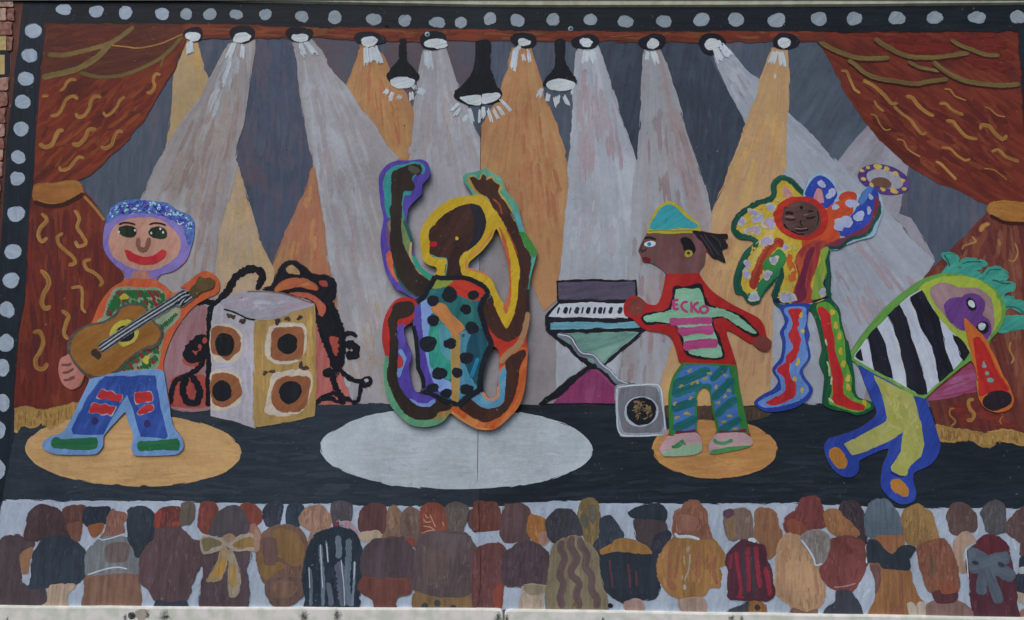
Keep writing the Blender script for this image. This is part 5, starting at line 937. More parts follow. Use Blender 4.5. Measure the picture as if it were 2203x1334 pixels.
# ---- dancer with raised tambourine
TO = pts("@p 45 520 58 450 140 370 225 315 330 262 338 170 400 122 470 145 560 232 600 150 650 110 720 112 780 160 805 240 850 240 930 244 965 264 1000 215 1060 205 1095 240 1130 300 1134 380 1096 490 1075 550 1040 572 970 588 860 628 800 660 750 665 760 850 762 1000 820 1080 838 1180 870 1300 @q 885 450 930 700 935 800 960 850 1055 885 1066 930 960 980 870 955 760 935 700 895 712 700 676 600 695 500 650 300 620 235 602 225 590 330 608 400 595 450 612 560 558 650 570 700 630 790 600 860 500 925 380 952 280 948 208 890 270 830 345 790 382 730 340 650 400 560 412 450 395 380 430 310 392 205 372 195 @p 345 1030 360 940 382 862 350 870 285 960 235 1040 190 1048 130 985 78 975 60 880 85 780 140 670 205 610 195 588 100 580")
cutout('T', "tambourine_player_cutout", TO, (), -0.0052, -0.0003, paint((22, 74, 56)), "cut-out of a masked dancer in a patchwork costume lifting the tambourine", "cut-out")
T('p')
DG = paint((22, 72, 58), (16, 56, 48), (34, 90, 72), ang=60, pa=.8)
fill("pale_halo", "565 230 600 145 650 105 725 108 785 160 810 236 930 238 965 262 1000 212 1060 200 1100 240 1140 300 1142 380 1105 500 1095 560 1060 594 980 600 860 644 820 680 700 690 560 400", paint((128, 158, 176), (116, 146, 166), (138, 168, 184)))
YC = paint((172, 146, 46), (154, 134, 44), (178, 158, 80), ang=60, pa=.9)
fill("costume_body", "362 180 405 150 440 158 480 200 540 262 600 290 740 380 830 560 740 640 700 680 735 740 720 1000 620 1040 480 1048 378 1030 395 940 410 860 420 780 370 830 285 920 240 1010 200 1030 150 975 118 900 140 800 180 700 235 640 245 590 180 560 90 520 80 500 110 430 180 370 250 340 350 300", YC, label="yellow patchwork costume")
BRo = paint((40, 62, 150), (32, 50, 132), (54, 78, 166), ang=60)
fill("blue_hood", "575 265 600 200 640 145 690 128 740 150 785 205 805 270 770 320 735 360 690 340 640 290", BRo)
fill("blue_sleeve", "780 480 860 460 930 380 955 310 985 245 1035 205 1085 222 1100 262 1104 300 1070 380 1030 480 960 530 870 560 820 550", BRo, label="raised blue sleeve with pale spots"); fill("sleeve_sky", "960 320 985 255 1025 215 1060 215 1020 290 980 335", paint((66, 104, 160)), sub=True)
fill("maroon_edge", "740 600 860 570 960 520 1030 470 1060 400 1085 280 1110 320 1112 380 1060 480 1010 540 900 590 780 640 700 640", paint((108, 44, 66), (90, 40, 56), (124, 66, 78), ang=40))
fill("orange_shoulder", "700 400 760 340 850 290 930 250 945 300 900 330 920 380 880 410 780 440 790 500 820 560 740 610 640 640 560 640 560 560", paint((172, 70, 36), (160, 50, 34), (180, 96, 42), ang=60, pa=.8))
stroke("orange_curl", "820 300 850 270 910 260 940 290", 36, paint((166, 58, 38), mode='u')); stroke("orange_curl", "840 320 860 370 900 370 860 410 760 420", 44, paint((170, 66, 36), mode='u'))
for x, y, a_, b_, r_ in ((905, 325, 36, 24, 10), (855, 460, 50, 30, -10), (820, 490, 30, 30, 0), (960, 415, 34, 26, 0), (690, 185, 28, 20, 10), (760, 255, 32, 20, -30), (1032, 375, 16, 22, 0), (790, 350, 22, 18, 0), (1045, 280, 14, 18, 0)): dot("cream_rim", x + 1, y + 1, a_ * 1.06, b_ * 1.1, paint((158, 160, 160)), rot=r_, wob=.25, jit=1.2); dot("pale_patch", x, y, a_, b_, paint((142, 154, 184), (126, 138, 176), (152, 150, 186)), rot=r_, wob=.15, jit=.8)
fill("hem_edge", "745 1000 600 1040 480 1050 372 1040 345 1030 355 1000 400 1010 470 1052 620 1030 735 985 700 900 735 740 755 720 765 1000", paint((24, 30, 60), (18, 22, 48)))
for s, w in (("60 510 80 440 160 365 240 322 345 280 352 190 400 140 450 150 500 190 560 250", 34), ("65 520 120 560 200 580 225 620 170 670 120 740 95 830 80 900 90 960 130 970 170 1020 220 1035 270 960 330 890 390 800 400 740", 30), ("395 770 400 850 370 940 350 1010", 40), ("740 650 725 740 740 850 735 920 750 1000", 34), ("740 640 820 640 900 580 1000 555 1040 520 1070 460 1105 400 1110 340", 20)):
    stroke("green_edge", s, w, paint((22, 72, 58), (14, 50, 44), (34, 92, 72), mode='u', bump=1.1), wob=.25)
stroke("orange_stripe", "200 940 215 860 260 740 320 650 380 600 410 640", 56, paint((140, 46, 34), (120, 36, 32), (166, 84, 36), mode='u', bump=1), wob=.2); fill("green_flap", "270 760 340 690 390 655 430 700 425 760 370 800 290 815", paint((38, 112, 52), (28, 92, 44), (60, 132, 70), ang=50))
fill("green_flap", "240 900 330 820 400 780 380 850 290 930 240 1010 190 1020 160 980 220 970", paint((34, 104, 66), (26, 88, 54), (54, 120, 80), ang=50))
stroke("orange_stripe", "455 690 470 760 490 830 465 890", 46, paint((176, 92, 30), (166, 72, 32), mode='u', bump=1), wob=.25)
fill("rust_band", "560 640 640 600 720 600 680 680 660 760 640 830 610 900 620 1030 480 1040 500 940 530 850 505 740 520 690", paint((150, 58, 40), (108, 34, 52), (166, 80, 40), ang=80, pa=.9), label="orange to plum band down the coat")
fill("plum_band", "590 670 640 640 600 760 570 900 580 980 540 1030 490 1030 520 900 560 780", paint((100, 32, 56), (84, 28, 50)))
fill("green_strip", "690 660 735 640 715 740 725 820 700 900 720 960 680 1000 625 1010 640 900 650 820 690 740", paint((118, 140, 52), (84, 122, 52), (160, 158, 64), ang=80, pa=.9))
for x, y, a_, b_, r_ in ((335, 357, 32, 22, 0), (235, 430, 42, 22, -30), (200, 520, 44, 28, -20), (208, 395, 30, 18, 20), (318, 470, 34, 32, 0), (120, 458, 20, 22, 0), (300, 595, 36, 26, 0), (160, 760, 18, 24, 0), (152, 835, 20, 26, 0), (350, 735, 20, 26, 0), (302, 840, 26, 20, -20), (445, 1000, 40, 34, 0), (695, 965, 24, 20, 0), (205, 1000, 34, 20, 0), (430, 640, 16, 20, 0)):
    dot("cream_rim", x + 2, y - 2, a_ * 1.22, b_ * 1.3, paint((160, 160, 148)), rot=r_, wob=.25, jit=1.2); dot("pale_patch", x, y, a_, b_, paint((134, 140, 172) if x % 2 else (146, 128, 168), (120, 128, 160)), rot=r_, wob=.12, jit=.9)
fill("pink_spike", "415 270 420 205 450 215 490 280", paint((172, 120, 118))); fill("pink_spike", "638 290 665 220 690 230 705 320 680 320", paint((168, 116, 120)))
dot("mask_rim", 545, 430, 200, 150, paint((150, 34, 32), (166, 48, 32), (136, 28, 32), ang=30, pa=.8), rot=8, sub=False, wob=.02)
dot("mask_face", 548, 432, 140, 120, paint((82, 58, 56), (66, 48, 46), (98, 74, 70), ang=10, pa=.9, freq=50), wob=.02)
for s, w in (("430 398 460 392 490 402", 22), ("430 430 460 445 510 440", 10), ("580 428 620 432 650 420", 14), ("590 385 620 380 640 385", 14), ("500 515 550 520 600 510", 16), ("545 440 540 470 560 490", 9), ("545 340 548 370", 22), ("420 470 440 500 460 510", 14), ("440 345 420 370", 8), ("660 380 672 430 660 480", 8), ("510 495 560 500 590 495", 8), ("470 520 520 545 570 545", 10)): stroke("mask_line", s, w, paint((28, 22, 24), mode='u'), wob=.2)
for s, w in (("430 425 460 420 500 428", 12), ("560 410 600 404", 10), ("500 505 550 508 590 502", 10), ("450 420 480 415", 10)): stroke("mask_light", s, w, paint((120, 92, 84), mode='u'))
T('q')
fill("left_leg_border", "378 195 470 180 606 185 602 225 590 330 610 400 595 450 614 560 558 650 570 700 632 790 602 862 500 928 380 955 278 952 205 890 268 828 345 788 380 730 336 650 398 560 410 450 392 380 428 310 390 205", paint((36, 58, 138), (30, 48, 122), (50, 76, 154), ang=80), label="blue wavy leg")
fill("leg_light_band", "428 212 570 205 578 300 560 380 570 460 590 560 530 650 545 710 600 790 560 850 450 895 300 920 240 890 300 850 400 800 400 730 368 655 420 590 440 480 430 380 460 300 430 240", paint((84, 120, 176), (72, 106, 166), (98, 134, 184), ang=80), sub=True)
fill("red_stripe", "455 225 545 218 545 250 525 290 530 320 510 350 535 420 530 490 510 560 465 610 455 660 470 720 500 750 498 840 450 870 350 905 295 890 350 860 420 820 440 780 420 700 375 650 440 600 440 560 490 500 470 440 455 400 485 340 480 290", paint((162, 36, 40), (146, 30, 36), (172, 50, 48), ang=80), sub=True)
for x, y in ((545, 260), (555, 375), (520, 605), (500, 718), (552, 797), (525, 590)): dot("yellow_spot", x, y, 13, 19, YC, wob=.15)
fill("right_leg_border", "600 200 740 155 830 230 842 310 885 450 930 700 936 800 962 850 1058 886 1068 932 955 982 870 958 755 940 692 895 712 700 675 600 695 500 650 300 620 235", paint((20, 78, 50), (14, 60, 42), (32, 98, 60), ang=80, bump=1), label="green wavy leg")
fill("leg_light_band", "660 190 730 170 800 240 815 330 850 420 860 520 870 600 905 700 905 800 940 860 1030 890 1040 915 950 955 850 930 760 900 740 880 770 800 760 700 745 620 740 500 720 420 700 330", paint((84, 140, 50), (56, 120, 46), (130, 160, 64), ang=80, pa=.9), sub=True)
for x, y in ((770, 240), (795, 335), (820, 410), (828, 520), (848, 610), (882, 715), (885, 780), (1000, 890)): dot("yellow_spot", x, y, 17, 24, YC, wob=.15)
fill("red_stripe", "665 210 700 205 750 260 760 340 780 420 790 520 820 620 845 700 848 830 900 870 1000 915 995 945 900 930 820 905 775 880 775 760 755 620 735 500 710 400 690 300", paint((166, 36, 38), (150, 30, 34), (176, 50, 46), ang=85), sub=True)
for s in ("730 590 745 640 750 700", "765 700 760 760", "720 430 730 480", "740 855 780 890", "560 500"): 
    if len(s) > 8: stroke("cream_dab", s, 12, paint((170, 164, 140), mode='u'), wob=.4)
T('G'); brushwork("costume_dabs", "@p 150 540 100 510 260 350 360 300 380 180 520 260 420 300 350 420 400 560 300 640 180 760 130 900 170 700", 50, 60, 9, 2.6, [(184, 166, 90), (176, 128, 36), (160, 140, 44), (178, 176, 140)], spread=40)
brushwork("costume_dabs", "@p 440 600 540 600 500 760 520 900 470 1030 390 1010 430 800", 30, 85, 10, 2.6, [(156, 154, 54), (178, 170, 110), (134, 130, 50)], spread=20)
# ---- horn player
HO = pts("@r 78 1215 160 1085 330 880 500 738 620 662 760 626 900 638 1060 690 1155 770 1203 870 1190 960 1150 1040 1085 1130 1130 1230 @s 1334 370 @t 1215 70 1262 200 1240 262 1150 292 1060 265 1012 200 990 60 @s 1145 400 1125 300 1095 255 870 430 772 528 778 545 830 690 862 790 878 850 860 930 805 1000 690 1058 682 1110 704 1200 690 1260 610 1286 560 1270 500 1225 455 1165 450 1100 462 1010 505 885 300 970 292 1040 250 1085 180 1085 110 1035 60 950 45 865 75 815 150 790 300 735 412 650 418 615 345 440 292 300 250 255 218 235")
cutout('H', "horn_player_cutout", HO, (), -0.0052, -0.0003, paint((90, 140, 60)), "cut-out of a bird-like horn player with a striped body and blue legs", "cut-out")
T('s')
fill("blue_legs", "290 290 400 340 680 505 780 525 832 690 866 790 884 850 862 935 805 1005 690 1062 684 1110 708 1200 692 1266 610 1292 500 1230 450 1165 445 1100 460 1010 505 885 300 975 296 1040 250 1090 180 1090 105 1040 55 950 40 865 70 812 150 785 300 730 408 650 412 615 340 440", paint((40, 62, 146), (32, 52, 130), (54, 76, 160), ang=60), label="blue border of the legs")
fill("yellow_trousers", "398 358 500 410 680 500 710 600 738 720 758 850 735 940 660 1005 632 1070 600 1075 535 1042 525 1015 600 905 612 765 500 830 350 900 245 930 190 855 320 785 490 690 500 660 475 540 440 440", paint((146, 148, 76), (150, 148, 96), (136, 140, 62), ang=75, pa=.9, freq=45), sm=False, label="yellow green trousers")
T('G'); brushwork("yellow_brushwork", "@s 430 400 670 510 720 700 740 860 700 950 610 1040 550 1020 620 900 600 750 250 900 230 860 490 700 500 600", 60, 100, 26, 5, [(152, 154, 86), (160, 158, 104), (140, 142, 60)], spread=30); T('s')
OT = paint((156, 106, 44), (140, 92, 36), (168, 120, 60)); fill("orange_toe", "82 930 92 888 145 880 195 945 202 990 185 1022 150 1022 105 980", OT); fill("orange_toe", "522 1150 530 1110 580 1104 620 1135 648 1190 640 1222 595 1218 545 1190", OT)
stroke("shadow_line", "520 1050 560 1078 620 1085", 14, paint((30, 42, 80), mode='u'))
T('r')
fill("green_border", "72 1240 78 1205 160 1080 330 875 500 732 620 658 760 622 900 634 1065 688 1160 768 1210 870 1195 960 1150 1050 1080 1140 @s 1100 250 870 430 765 528 680 500 540 412 380 335 240 250", paint((88, 138, 62), (70, 122, 52), (112, 150, 62), ang=45, pa=.8), sm=False, label="green border of the striped body and head")
fill("yellow_green_band", "590 730 700 668 850 648 1000 670 1110 750 1165 860 1160 960 1100 1060 1040 1140 940 1190 900 1120 810 1040 700 920 640 840", paint((138, 156, 54), (124, 146, 50), (160, 160, 56), ang=50, pa=.8), sub=True)
fill("white_body", "118 1216 200 1110 290 1010 370 930 450 850 520 790 590 750 620 790 700 920 800 1040 900 1130 945 1195 @s 1078 195 960 325 870 404 770 496 700 480 540 388 400 318 262 236", paint((166, 174, 190), (150, 160, 178), (176, 184, 198), ang=105), sm=False, label="white body with black stripes")
BS = paint((26, 28, 38), (18, 20, 28), (38, 40, 52), ang=105, freq=50)
for s in ("@s 262 226 305 165 322 252 300 250", "@s 355 85 420 10 445 60 480 130 505 250 540 382 470 352 400 318 385 200", "@r 355 935 440 855 490 950 520 1080 570 1220 @s 750 330 784 490 720 492 640 440 615 270 590 150 540 0 498 -70", "@r 520 795 600 750 640 820 720 945 760 1130 800 1260 @s 970 320 870 404 850 300 820 150 740 20 700 -110 660 -180",
          "@r 822 1066 900 1125 940 1190 905 1248 885 1220 860 1150"): fill("black_stripe", s, BS, sm=False, jit=1.3)
T('r')
fill("mauve_face", "662 745 740 698 800 706 860 730 1000 738 1090 800 1118 950 1100 1060 1058 1112 920 1040 850 1022 760 920 690 830", paint((134, 110, 112), (122, 98, 102), (142, 120, 124), ang=120, pa=.8, freq=40), label="mauve face")
fill("purple_eyes", "762 855 800 812 890 795 930 778 985 778 1040 815 1055 870 1030 925 1080 965 1096 1010 1080 1080 1040 1112 980 1060 960 1000 920 960 915 1000 900 1036 850 1010 790 950", paint((92, 54, 118), (78, 44, 102), (104, 68, 132), ang=60), label="purple eye patch")
dot("eye", 955, 850, 30, 44, BLC, rot=-30); dot("eye_white", 958, 846, 20, 32, LW, rot=-40); dot("eye", 1038, 1016, 42, 40, BLC); dot("eye_white", 1032, 1008, 28, 26, LW)
fill("horn", "@r 908 948 960 1000 1085 1135 1170 1320 @s 1334 370 @t 1217 70 1262 200 1240 264 1150 293 1060 265 1012 200 990 60 @r 955 1210 925 1080", paint((172, 94, 36), (164, 74, 34), (180, 116, 44), ang=110), label="orange and red horn")
fill("horn_red", "@r 972 1095 1012 1088 1062 1160 1145 1334 @t 1222 130 1150 140 1080 150 1018 172 1008 60 @r 985 1200", paint((158, 36, 32), (140, 28, 30), (166, 60, 40), ang=110), sub=True)
T('t'); dot("horn_mouth", 1142, 206, 104, 66, paint((40, 30, 38), (26, 24, 34), (64, 40, 46)), rot=-10, wob=.02); TD = paint((86, 140, 136))
dot("teal_dot", 1070, 10, 15, 14, TD); dot("teal_dot", 1093, 60, 24, 17, TD); T('r'); fill("teal_dot", "1035 1300 1042 1255 1065 1300 1050 1308", TD)
# ---- the thick central dancer, standing off the boards on two spacers
DO = pts("@k 118 195 180 112 250 85 340 84 420 76 465 98 484 150 480 200 430 262 425 322 370 380 330 430 320 540 345 650 360 740 400 830 460 890 508 908 532 880 530 852 470 832 430 790 415 700 412 620 420 580 480 480 580 390 690 345 790 335 770 300 725 235 722 195 740 178 830 160 880 140 930 172 1000 215 1030 300 1110 400 1160 580 1250 728 1240 795 1210 900 1195 1000 1200 1160 @l 1195 250 1175 375 1188 440 1180 550 1160 740 1120 850 1030 950 940 1015 830 1012 750 975 670 925 632 898 600 935 560 970 500 990 430 997 340 978 260 912 200 840 160 720 150 560 162 490 140 380 145 270 170 180 230 90 300 63 360 78 395 95 300 35 230 0 @k 165 880 130 700 130 620 150 500 130 400")
DH = [pts("@l 296 290 330 262 360 255 372 400 390 560 430 680 410 745 375 738 345 660 335 570 352 480 315 380"), pts("@l 938 418 975 445 978 600 965 700 952 790 905 782 866 725 868 620 880 520"), pts("@k 960 575 1010 700 1045 850 1050 1000 1022 1112 975 1050 925 940 850 890 758 852 765 815 860 730 930 640")]
DM = paint((46, 35, 32), (48, 34, 32), (70, 46, 40), ang=80)
dn = cutout('D', "dancer_cutout", DO, DH, -0.0225, -0.0125, DM, "thick cut-out of the central dancer with both arms raised and a spotted top", "cut-out")
DB = paint((43, 35, 31), (34, 30, 28), (52, 42, 36), ang=85, freq=55, bump=.9); DBR = paint((60, 37, 31), (48, 31, 28), (74, 46, 37), ang=100, freq=55, bump=.9)
PU = paint((74, 60, 148), (64, 50, 132), (92, 78, 160), ang=80, bump=.9); TE = paint((44, 132, 128), (34, 116, 116), (64, 148, 144), ang=80, bump=.9)
T('k')
fill("purple_band", "100 60 500 60 500 220 430 270 425 322 370 385 330 430 320 540 350 700 410 840 500 910 515 960 440 1100 300 1060 160 900 120 700 120 500 100 200", PU, label="purple band round the left raised arm", jit=.3)
fill("teal_band", "152 235 175 170 225 130 300 118 360 96 430 108 448 150 430 180 400 165 370 200 355 225 372 270 345 320 300 330 285 400 290 460 300 490 270 510 205 500 180 485 162 400", TE)
fill("mauve_band", "180 520 230 490 235 620 215 720 180 700 172 600", paint((98, 66, 100)));fill("olive_band", "180 530 215 510 215 600 195 600", paint((110, 110, 90)))
fill("orange_band", "185 730 205 740 240 900 260 950 235 940 195 870 175 800", paint((178, 86, 56), (164, 66, 46), (180, 120, 96), ang=80))
fill("green_band", "275 490 300 500 340 600 360 690 345 760 400 860 480 925 505 960 460 1000 400 1010 300 800 270 640", paint((96, 120, 72), (78, 108, 66), (132, 132, 82), ang=70, pa=.9))
stroke("teal_line", "300 510 325 580 345 640 352 670", 22, paint((30, 84, 82), mode='u')); stroke("peach_line", "350 670 342 760 380 850 430 920", 16, paint((168, 140, 104), mode='u')); stroke("emerald_line", "362 770 400 850 450 895 508 925", 26, paint((34, 140, 120), mode='u', bump=1))
stroke("dark_teal_line", "225 820 260 930 320 1010 400 1060", 22, paint((36, 84, 74), mode='u'))
fill("left_arm", "208 250 212 175 250 150 300 128 380 108 418 130 416 175 395 190 380 175 352 200 350 225 372 270 350 300 300 296 285 320 280 400 275 560 290 680 340 800 410 900 485 960 450 1030 400 1055 320 1000 250 900 200 680 205 500 195 440 208 400", DB, label="dark left arm with a clenched fist")
dot("knuckle_light", 370, 150, 40, 22, paint((74, 70, 62)), rot=30)
T('l')
fill("red_band", "155 500 130 380 138 260 165 170 230 80 300 55 370 70 395 110 380 180 350 240 300 270 245 290 235 400 200 495", paint((156, 36, 38), (140, 28, 32), (168, 52, 42), ang=70, bump=1), label="red band round the bent left limb")
fill("purple_inner_band", "240 280 300 262 312 380 352 480 335 560 348 670 380 738 420 760 530 780 510 830 400 850 300 790 240 660 235 500", PU)
fill("green_outer_band", "140 490 185 490 190 640 250 820 340 890 480 920 580 850 640 830 640 900 560 975 430 1005 330 985 240 910 190 840 150 720 140 560", paint((78, 134, 104), (64, 118, 90), (98, 140, 96), ang=60, pa=.8), label="green band under the left limb")
fill("tan_patch", "480 930 560 880 640 835 640 900 560 950", paint((124, 116, 70))); fill("orange_patch", "550 900 610 850 600 890 560 915", paint((160, 100, 56)))
stroke("blue_band", "262 440 290 480 300 500 270 580 255 640", 28, paint((104, 136, 190), mode='u')); dot("red_spot", 265, 530, 26, 42, paint((160, 54, 52)))
stroke("blue_band", "330 800 400 835 470 840 520 800", 26, paint((108, 130, 196), mode='u'))
fill("left_limb", "232 115 300 98 355 105 372 150 330 200 262 218 245 240 242 280 252 400 250 500 245 620 262 700 320 790 400 850 480 855 520 830 600 830 648 850 600 880 550 890 500 935 370 935 300 890 240 800 190 690 176 600 195 520 195 330 188 230 212 170", DB, label="dark bent left limb")
fill("red_shoulder_band", "850 160 880 200 930 300 1000 355 1080 360 1140 330 1185 220 1205 180 1205 400 1195 470 980 610 968 450 930 410 880 320", paint((166, 50, 36), (150, 38, 32), (178, 74, 42), ang=40, pa=.8, bump=1), label="red band round the right elbow")
fill("orange_outer_band", "975 590 1050 520 1100 440 1190 430 1188 560 1165 740 1125 855 1035 955 945 1022 830 1018 750 980 670 930 632 905 640 850 760 870 860 940 960 930", paint((174, 84, 36), (162, 62, 34), (184, 120, 66), ang=60, pa=.9, bump=1), label="orange band round the bent right limb")
fill("cream_edge", "636 880 700 930 800 990 940 1012 830 1016 740 978 640 905", paint((176, 120, 70)))
fill("blue_inner_band", "780 790 840 750 860 760 905 795 955 795 985 740 975 640 1010 570 1045 560 1030 740 1015 810 940 868 850 855", paint((80, 134, 162), (66, 116, 150), (96, 150, 176), ang=40, pa=.8), label="light blue band inside the right limb")
stroke("peach_line", "862 745 890 790 940 800 968 770 975 700", 18, paint((176, 120, 92), mode='u'))
fill("right_limb", "1035 515 1160 440 1168 472 1125 560 1110 690 1065 825 1005 900 930 945 860 958 780 915 700 855 765 800 800 820 850 856 940 866 1010 830 1028 700 1035 600", DBR, label="brown bent right limb")
stroke("tan_line", "1185 170 1165 290 1125 400 1050 465 985 540", 38, paint((144, 108, 76), (128, 92, 64), mode='u', bump=1))
T('k')
fill("green_teal_band", "700 200 830 150 880 130 940 165 1010 215 1040 300 1120 400 1170 580 1260 728 1250 795 1215 900 1200 1000 1150 1020 1130 800 1060 600 950 420 860 360 800 345 760 300", paint((74, 138, 118), (60, 122, 104), (92, 154, 132), ang=110, pa=.8, bump=.8), label="green band round the right raised arm")
fill("cyan_patch", "1080 450 1120 470 1165 590 1160 620 1130 560", paint((78, 148, 160))); fill("green_patch", "1130 600 1165 600 1250 735 1235 780 1190 740", paint((56, 120, 52))); fill("cyan_patch", "1200 790 1245 780 1215 900 1195 960", paint((70, 150, 140)))
fill("yellow_glove_band", "750 215 790 195 830 225 860 175 880 215 925 200 950 235 1000 270 980 310 1020 360 1075 450 1060 460 960 420 860 345 800 300", paint((156, 140, 62), (140, 90, 50), (166, 150, 80), ang=120))
fill("yellow_head_band", "405 700 408 620 415 575 475 475 575 385 690 338 800 330 880 362 940 430 990 500 1040 590 1080 700 1130 850 1115 1000 1095 1150 1060 1250 1030 1290 960 1200 930 1100 900 1020 860 970 720 925 590 922 515 912 525 850 470 840 425 795", paint((176, 146, 32), (160, 130, 28), (186, 158, 50), ang=60, bump=1), label="yellow band round the head and arm")
fill("orange_inner", "985 560 1010 620 1045 740 1060 900 1060 1060 1030 1180 1010 1110 1050 1000 1045 850 1010 700", paint((160, 70, 50), (170, 96, 60)));stroke("orange_inner", "765 770 820 740 900 650 940 590", 16, paint((176, 120, 60), mode='u')); stroke("orange_inner", "750 800 745 850 830 880 920 920", 14, paint((182, 110, 80), mode='u'))
fill("right_arm", "770 208 795 205 830 230 850 222 862 182 882 198 886 228 925 216 936 240 950 250 976 262 966 300 1002 360 1062 450 1104 560 1152 680 1206 780 1202 850 1182 1000 1172 1150 @l 1162 200 1130 320 1060 372 980 355 920 295 868 190 848 100 920 55 950 150 1030 290 1090 200 1112 100 @k 1122 1000 1132 850 1062 640 1000 500 930 400 900 350 820 290", DBR, sm=True, label="brown right arm with an open hand")
stroke("red_streak", "935 360 980 400 1000 470", 12, paint((150, 66, 50), mode='u')); stroke("red_streak", "1040 590 1090 700 1110 760", 10, paint((136, 60, 40), mode='u'));stroke("peach_streak", "1060 460 1090 520", 8, paint((140, 96, 70), mode='u'))
fill("head", "478 600 505 562 580 482 680 422 770 398 840 420 878 500 872 580 832 662 762 722 705 762 690 800 708 900 730 935 590 935 600 850 606 792 540 780 500 770 480 742 488 680 478 640", paint((50, 33, 31), (40, 28, 28), (66, 41, 36), ang=60, pa=.9), label="dark brown head tilted back")
fill("hair", "770 398 840 420 880 500 874 585 830 665 752 724 790 640 802 560 800 480", paint((34, 34, 44), (26, 26, 34), (46, 44, 54), ang=80), sub=True)
stroke("chin_line", "488 760 540 782 600 790 602 860 590 915", 8, paint((100, 140, 110), mode='u'))
dot("lips", 508, 684, 26, 20, paint((164, 24, 36)), wob=.12); dot("earring", 677, 643, 13, 13, paint((176, 156, 50))); stroke("ear_line", "650 690 680 660 720 640", 8, DK)
TO2 = "@k 480 980 510 912 600 935 720 922 820 958 900 1012 918 1060 @l 850 120 868 220 900 330 925 400 885 480 858 600 850 720 770 785 682 848 640 825 580 800 430 735 425 650 392 560 375 400 362 300 370 200 400 110 430 70"
fill("top", TO2, paint((34, 96, 98), (28, 80, 88), (48, 112, 108), ang=85, pa=.9, bump=.9), label="spotted top in teal, orange and red")
T('l')
fill("purple_panel", "372 200 385 130 425 120 432 240 442 330 462 480 472 580 512 680 560 745 520 768 435 735 425 650 392 560 375 400 362 290", PU)
fill("light_blue_panel", "425 95 460 85 500 140 520 300 490 500 525 620 640 690 640 790 570 755 500 650 450 430 430 250", paint((112, 140, 192), (98, 126, 182), (124, 152, 200), ang=85))
fill("green_panel", "480 290 500 180 540 200 620 300 642 400 640 620 620 660 560 620 490 560 478 400", paint((36, 130, 112), (28, 112, 104), (58, 146, 128), ang=80, pa=.9))
fill("pale_teal_panel", "560 260 620 300 640 400 640 520 610 500 560 430", paint((74, 138, 150)))
fill("deep_blue_panel", "760 320 885 300 890 420 865 560 845 640 805 680 745 600 728 520 760 400", paint((26, 70, 84), (20, 60, 76), (34, 84, 100), ang=95))
fill("mid_blue_panel", "690 330 775 305 745 420 728 540 800 690 820 712 740 760 690 790", paint((60, 118, 142), (46, 102, 128), (76, 132, 156), ang=95)); stroke("bright_blue_line", "830 500 800 580 780 640", 24, paint((30, 110, 150), mode='u'))
fill("orange_stripe", "495 150 545 108 590 120 640 190 715 260 728 290 692 322 690 700 682 805 648 812 638 700 640 330 590 260 540 195", paint((172, 112, 62), (158, 98, 52), (182, 124, 72), ang=120, bump=1.2)); fill("tan_stripe", "640 360 692 340 690 700 682 815 645 812 640 600", paint((150, 118, 66), (134, 112, 62), ang=90))
T('k'); fill("red_panel", "600 978 680 940 745 938 825 962 880 1020 850 1078 780 1082 690 1045 640 1005", paint((170, 52, 38), (156, 40, 34), (180, 90, 60), ang=150, bump=1)); fill("lime_panel", "505 935 600 945 645 942 600 985 520 1000 480 985", paint((120, 134, 50), (100, 124, 56), (140, 146, 60)))
SPT = paint((24, 30, 38), (18, 22, 30), (34, 42, 50), ang=40, bump=1); T('l')
for x, y, a_, b_ in ((505,90,40,36),(625,45,54,50),(795,50,38,32),(740,152,36,35),(507,232,42,36),(470,400,60,52),(628,397,42,36),(785,285,46,42),(745,500,45,42),(552,612,50,44),(678,605,36,36),(505,715,44,26),(600,755,38,32),(745,725,44,36)): dot("black_spot", x, y, a_, b_, SPT, wob=.06, jit=.8)
OL = paint((24, 30, 38), (16, 20, 28), mode='u', bump=1, dry=.05)
for s, w in (("@k 520 915 500 960 470 1000 440 1060 385 1100", 34), ("@k 515 915 560 928 720 925 800 950 870 990 900 1040 850 1090", 30), ("870 80 845 150 868 240 890 320 922 400 885 480 855 590 840 700 845 735", 34), ("840 730 760 780 685 845", 36), ("685 838 640 818 590 808 520 770 435 735", 26), ("365 270 385 380 395 480 400 570 430 640 440 720", 26)): stroke("black_outline", s, w, OL, taper=.15)
# ------------------------------------------------------------ screws, knot holes and spacers
ON[0] = 'board'
m_screw = plain("zinc screw", (96, 112, 120), 0.4, 0.6, 200, .2); m_hole = plain("dark hole", (24, 20, 20), 0.9)
def screw(px, py, y, r_, parent, name="screw_head"):
    c = at(px, py, y); V, F = [], []; n = 20
    V.append((c[0], y - .0012, c[2]))
    for k, (rr, yy) in enumerate(((r_ * .6, -.0012), (r_, -.0004), (r_, .0008))):
        for i in range(n): a = 2*math.pi*i/n; V.append((c[0] + rr*math.cos(a), y + yy, c[2] + rr*math.sin(a)))
    for i in range(n):
        j = (i + 1) % n; F.append((0, 1 + j, 1 + i)) if False else F.append((0, 1 + i, 1 + j))
        for k in (0, 1): F.append((1 + k*n + i, 1 + (k+1)*n + i, 1 + (k+1)*n + j, 1 + k*n + j))
    o = link(name, V, F, m_screw, parent)
    for ang in (0.3, 0.3 + math.pi / 2):
        ca, sa = math.cos(ang), math.sin(ang); l, w = r_ * .55, r_ * .14
        Q = [(c[0] + ca*l*s1 - sa*w*s2, y - .0014 - (.00008 if ang > 1 else 0), c[2] + sa*l*s1 + ca*w*s2) for s1, s2 in ((-1,-1),(1,-1),(1,1),(-1,1))]
        link("cross_slot", Q, [(0, 1, 2, 3)], m_hole, o)
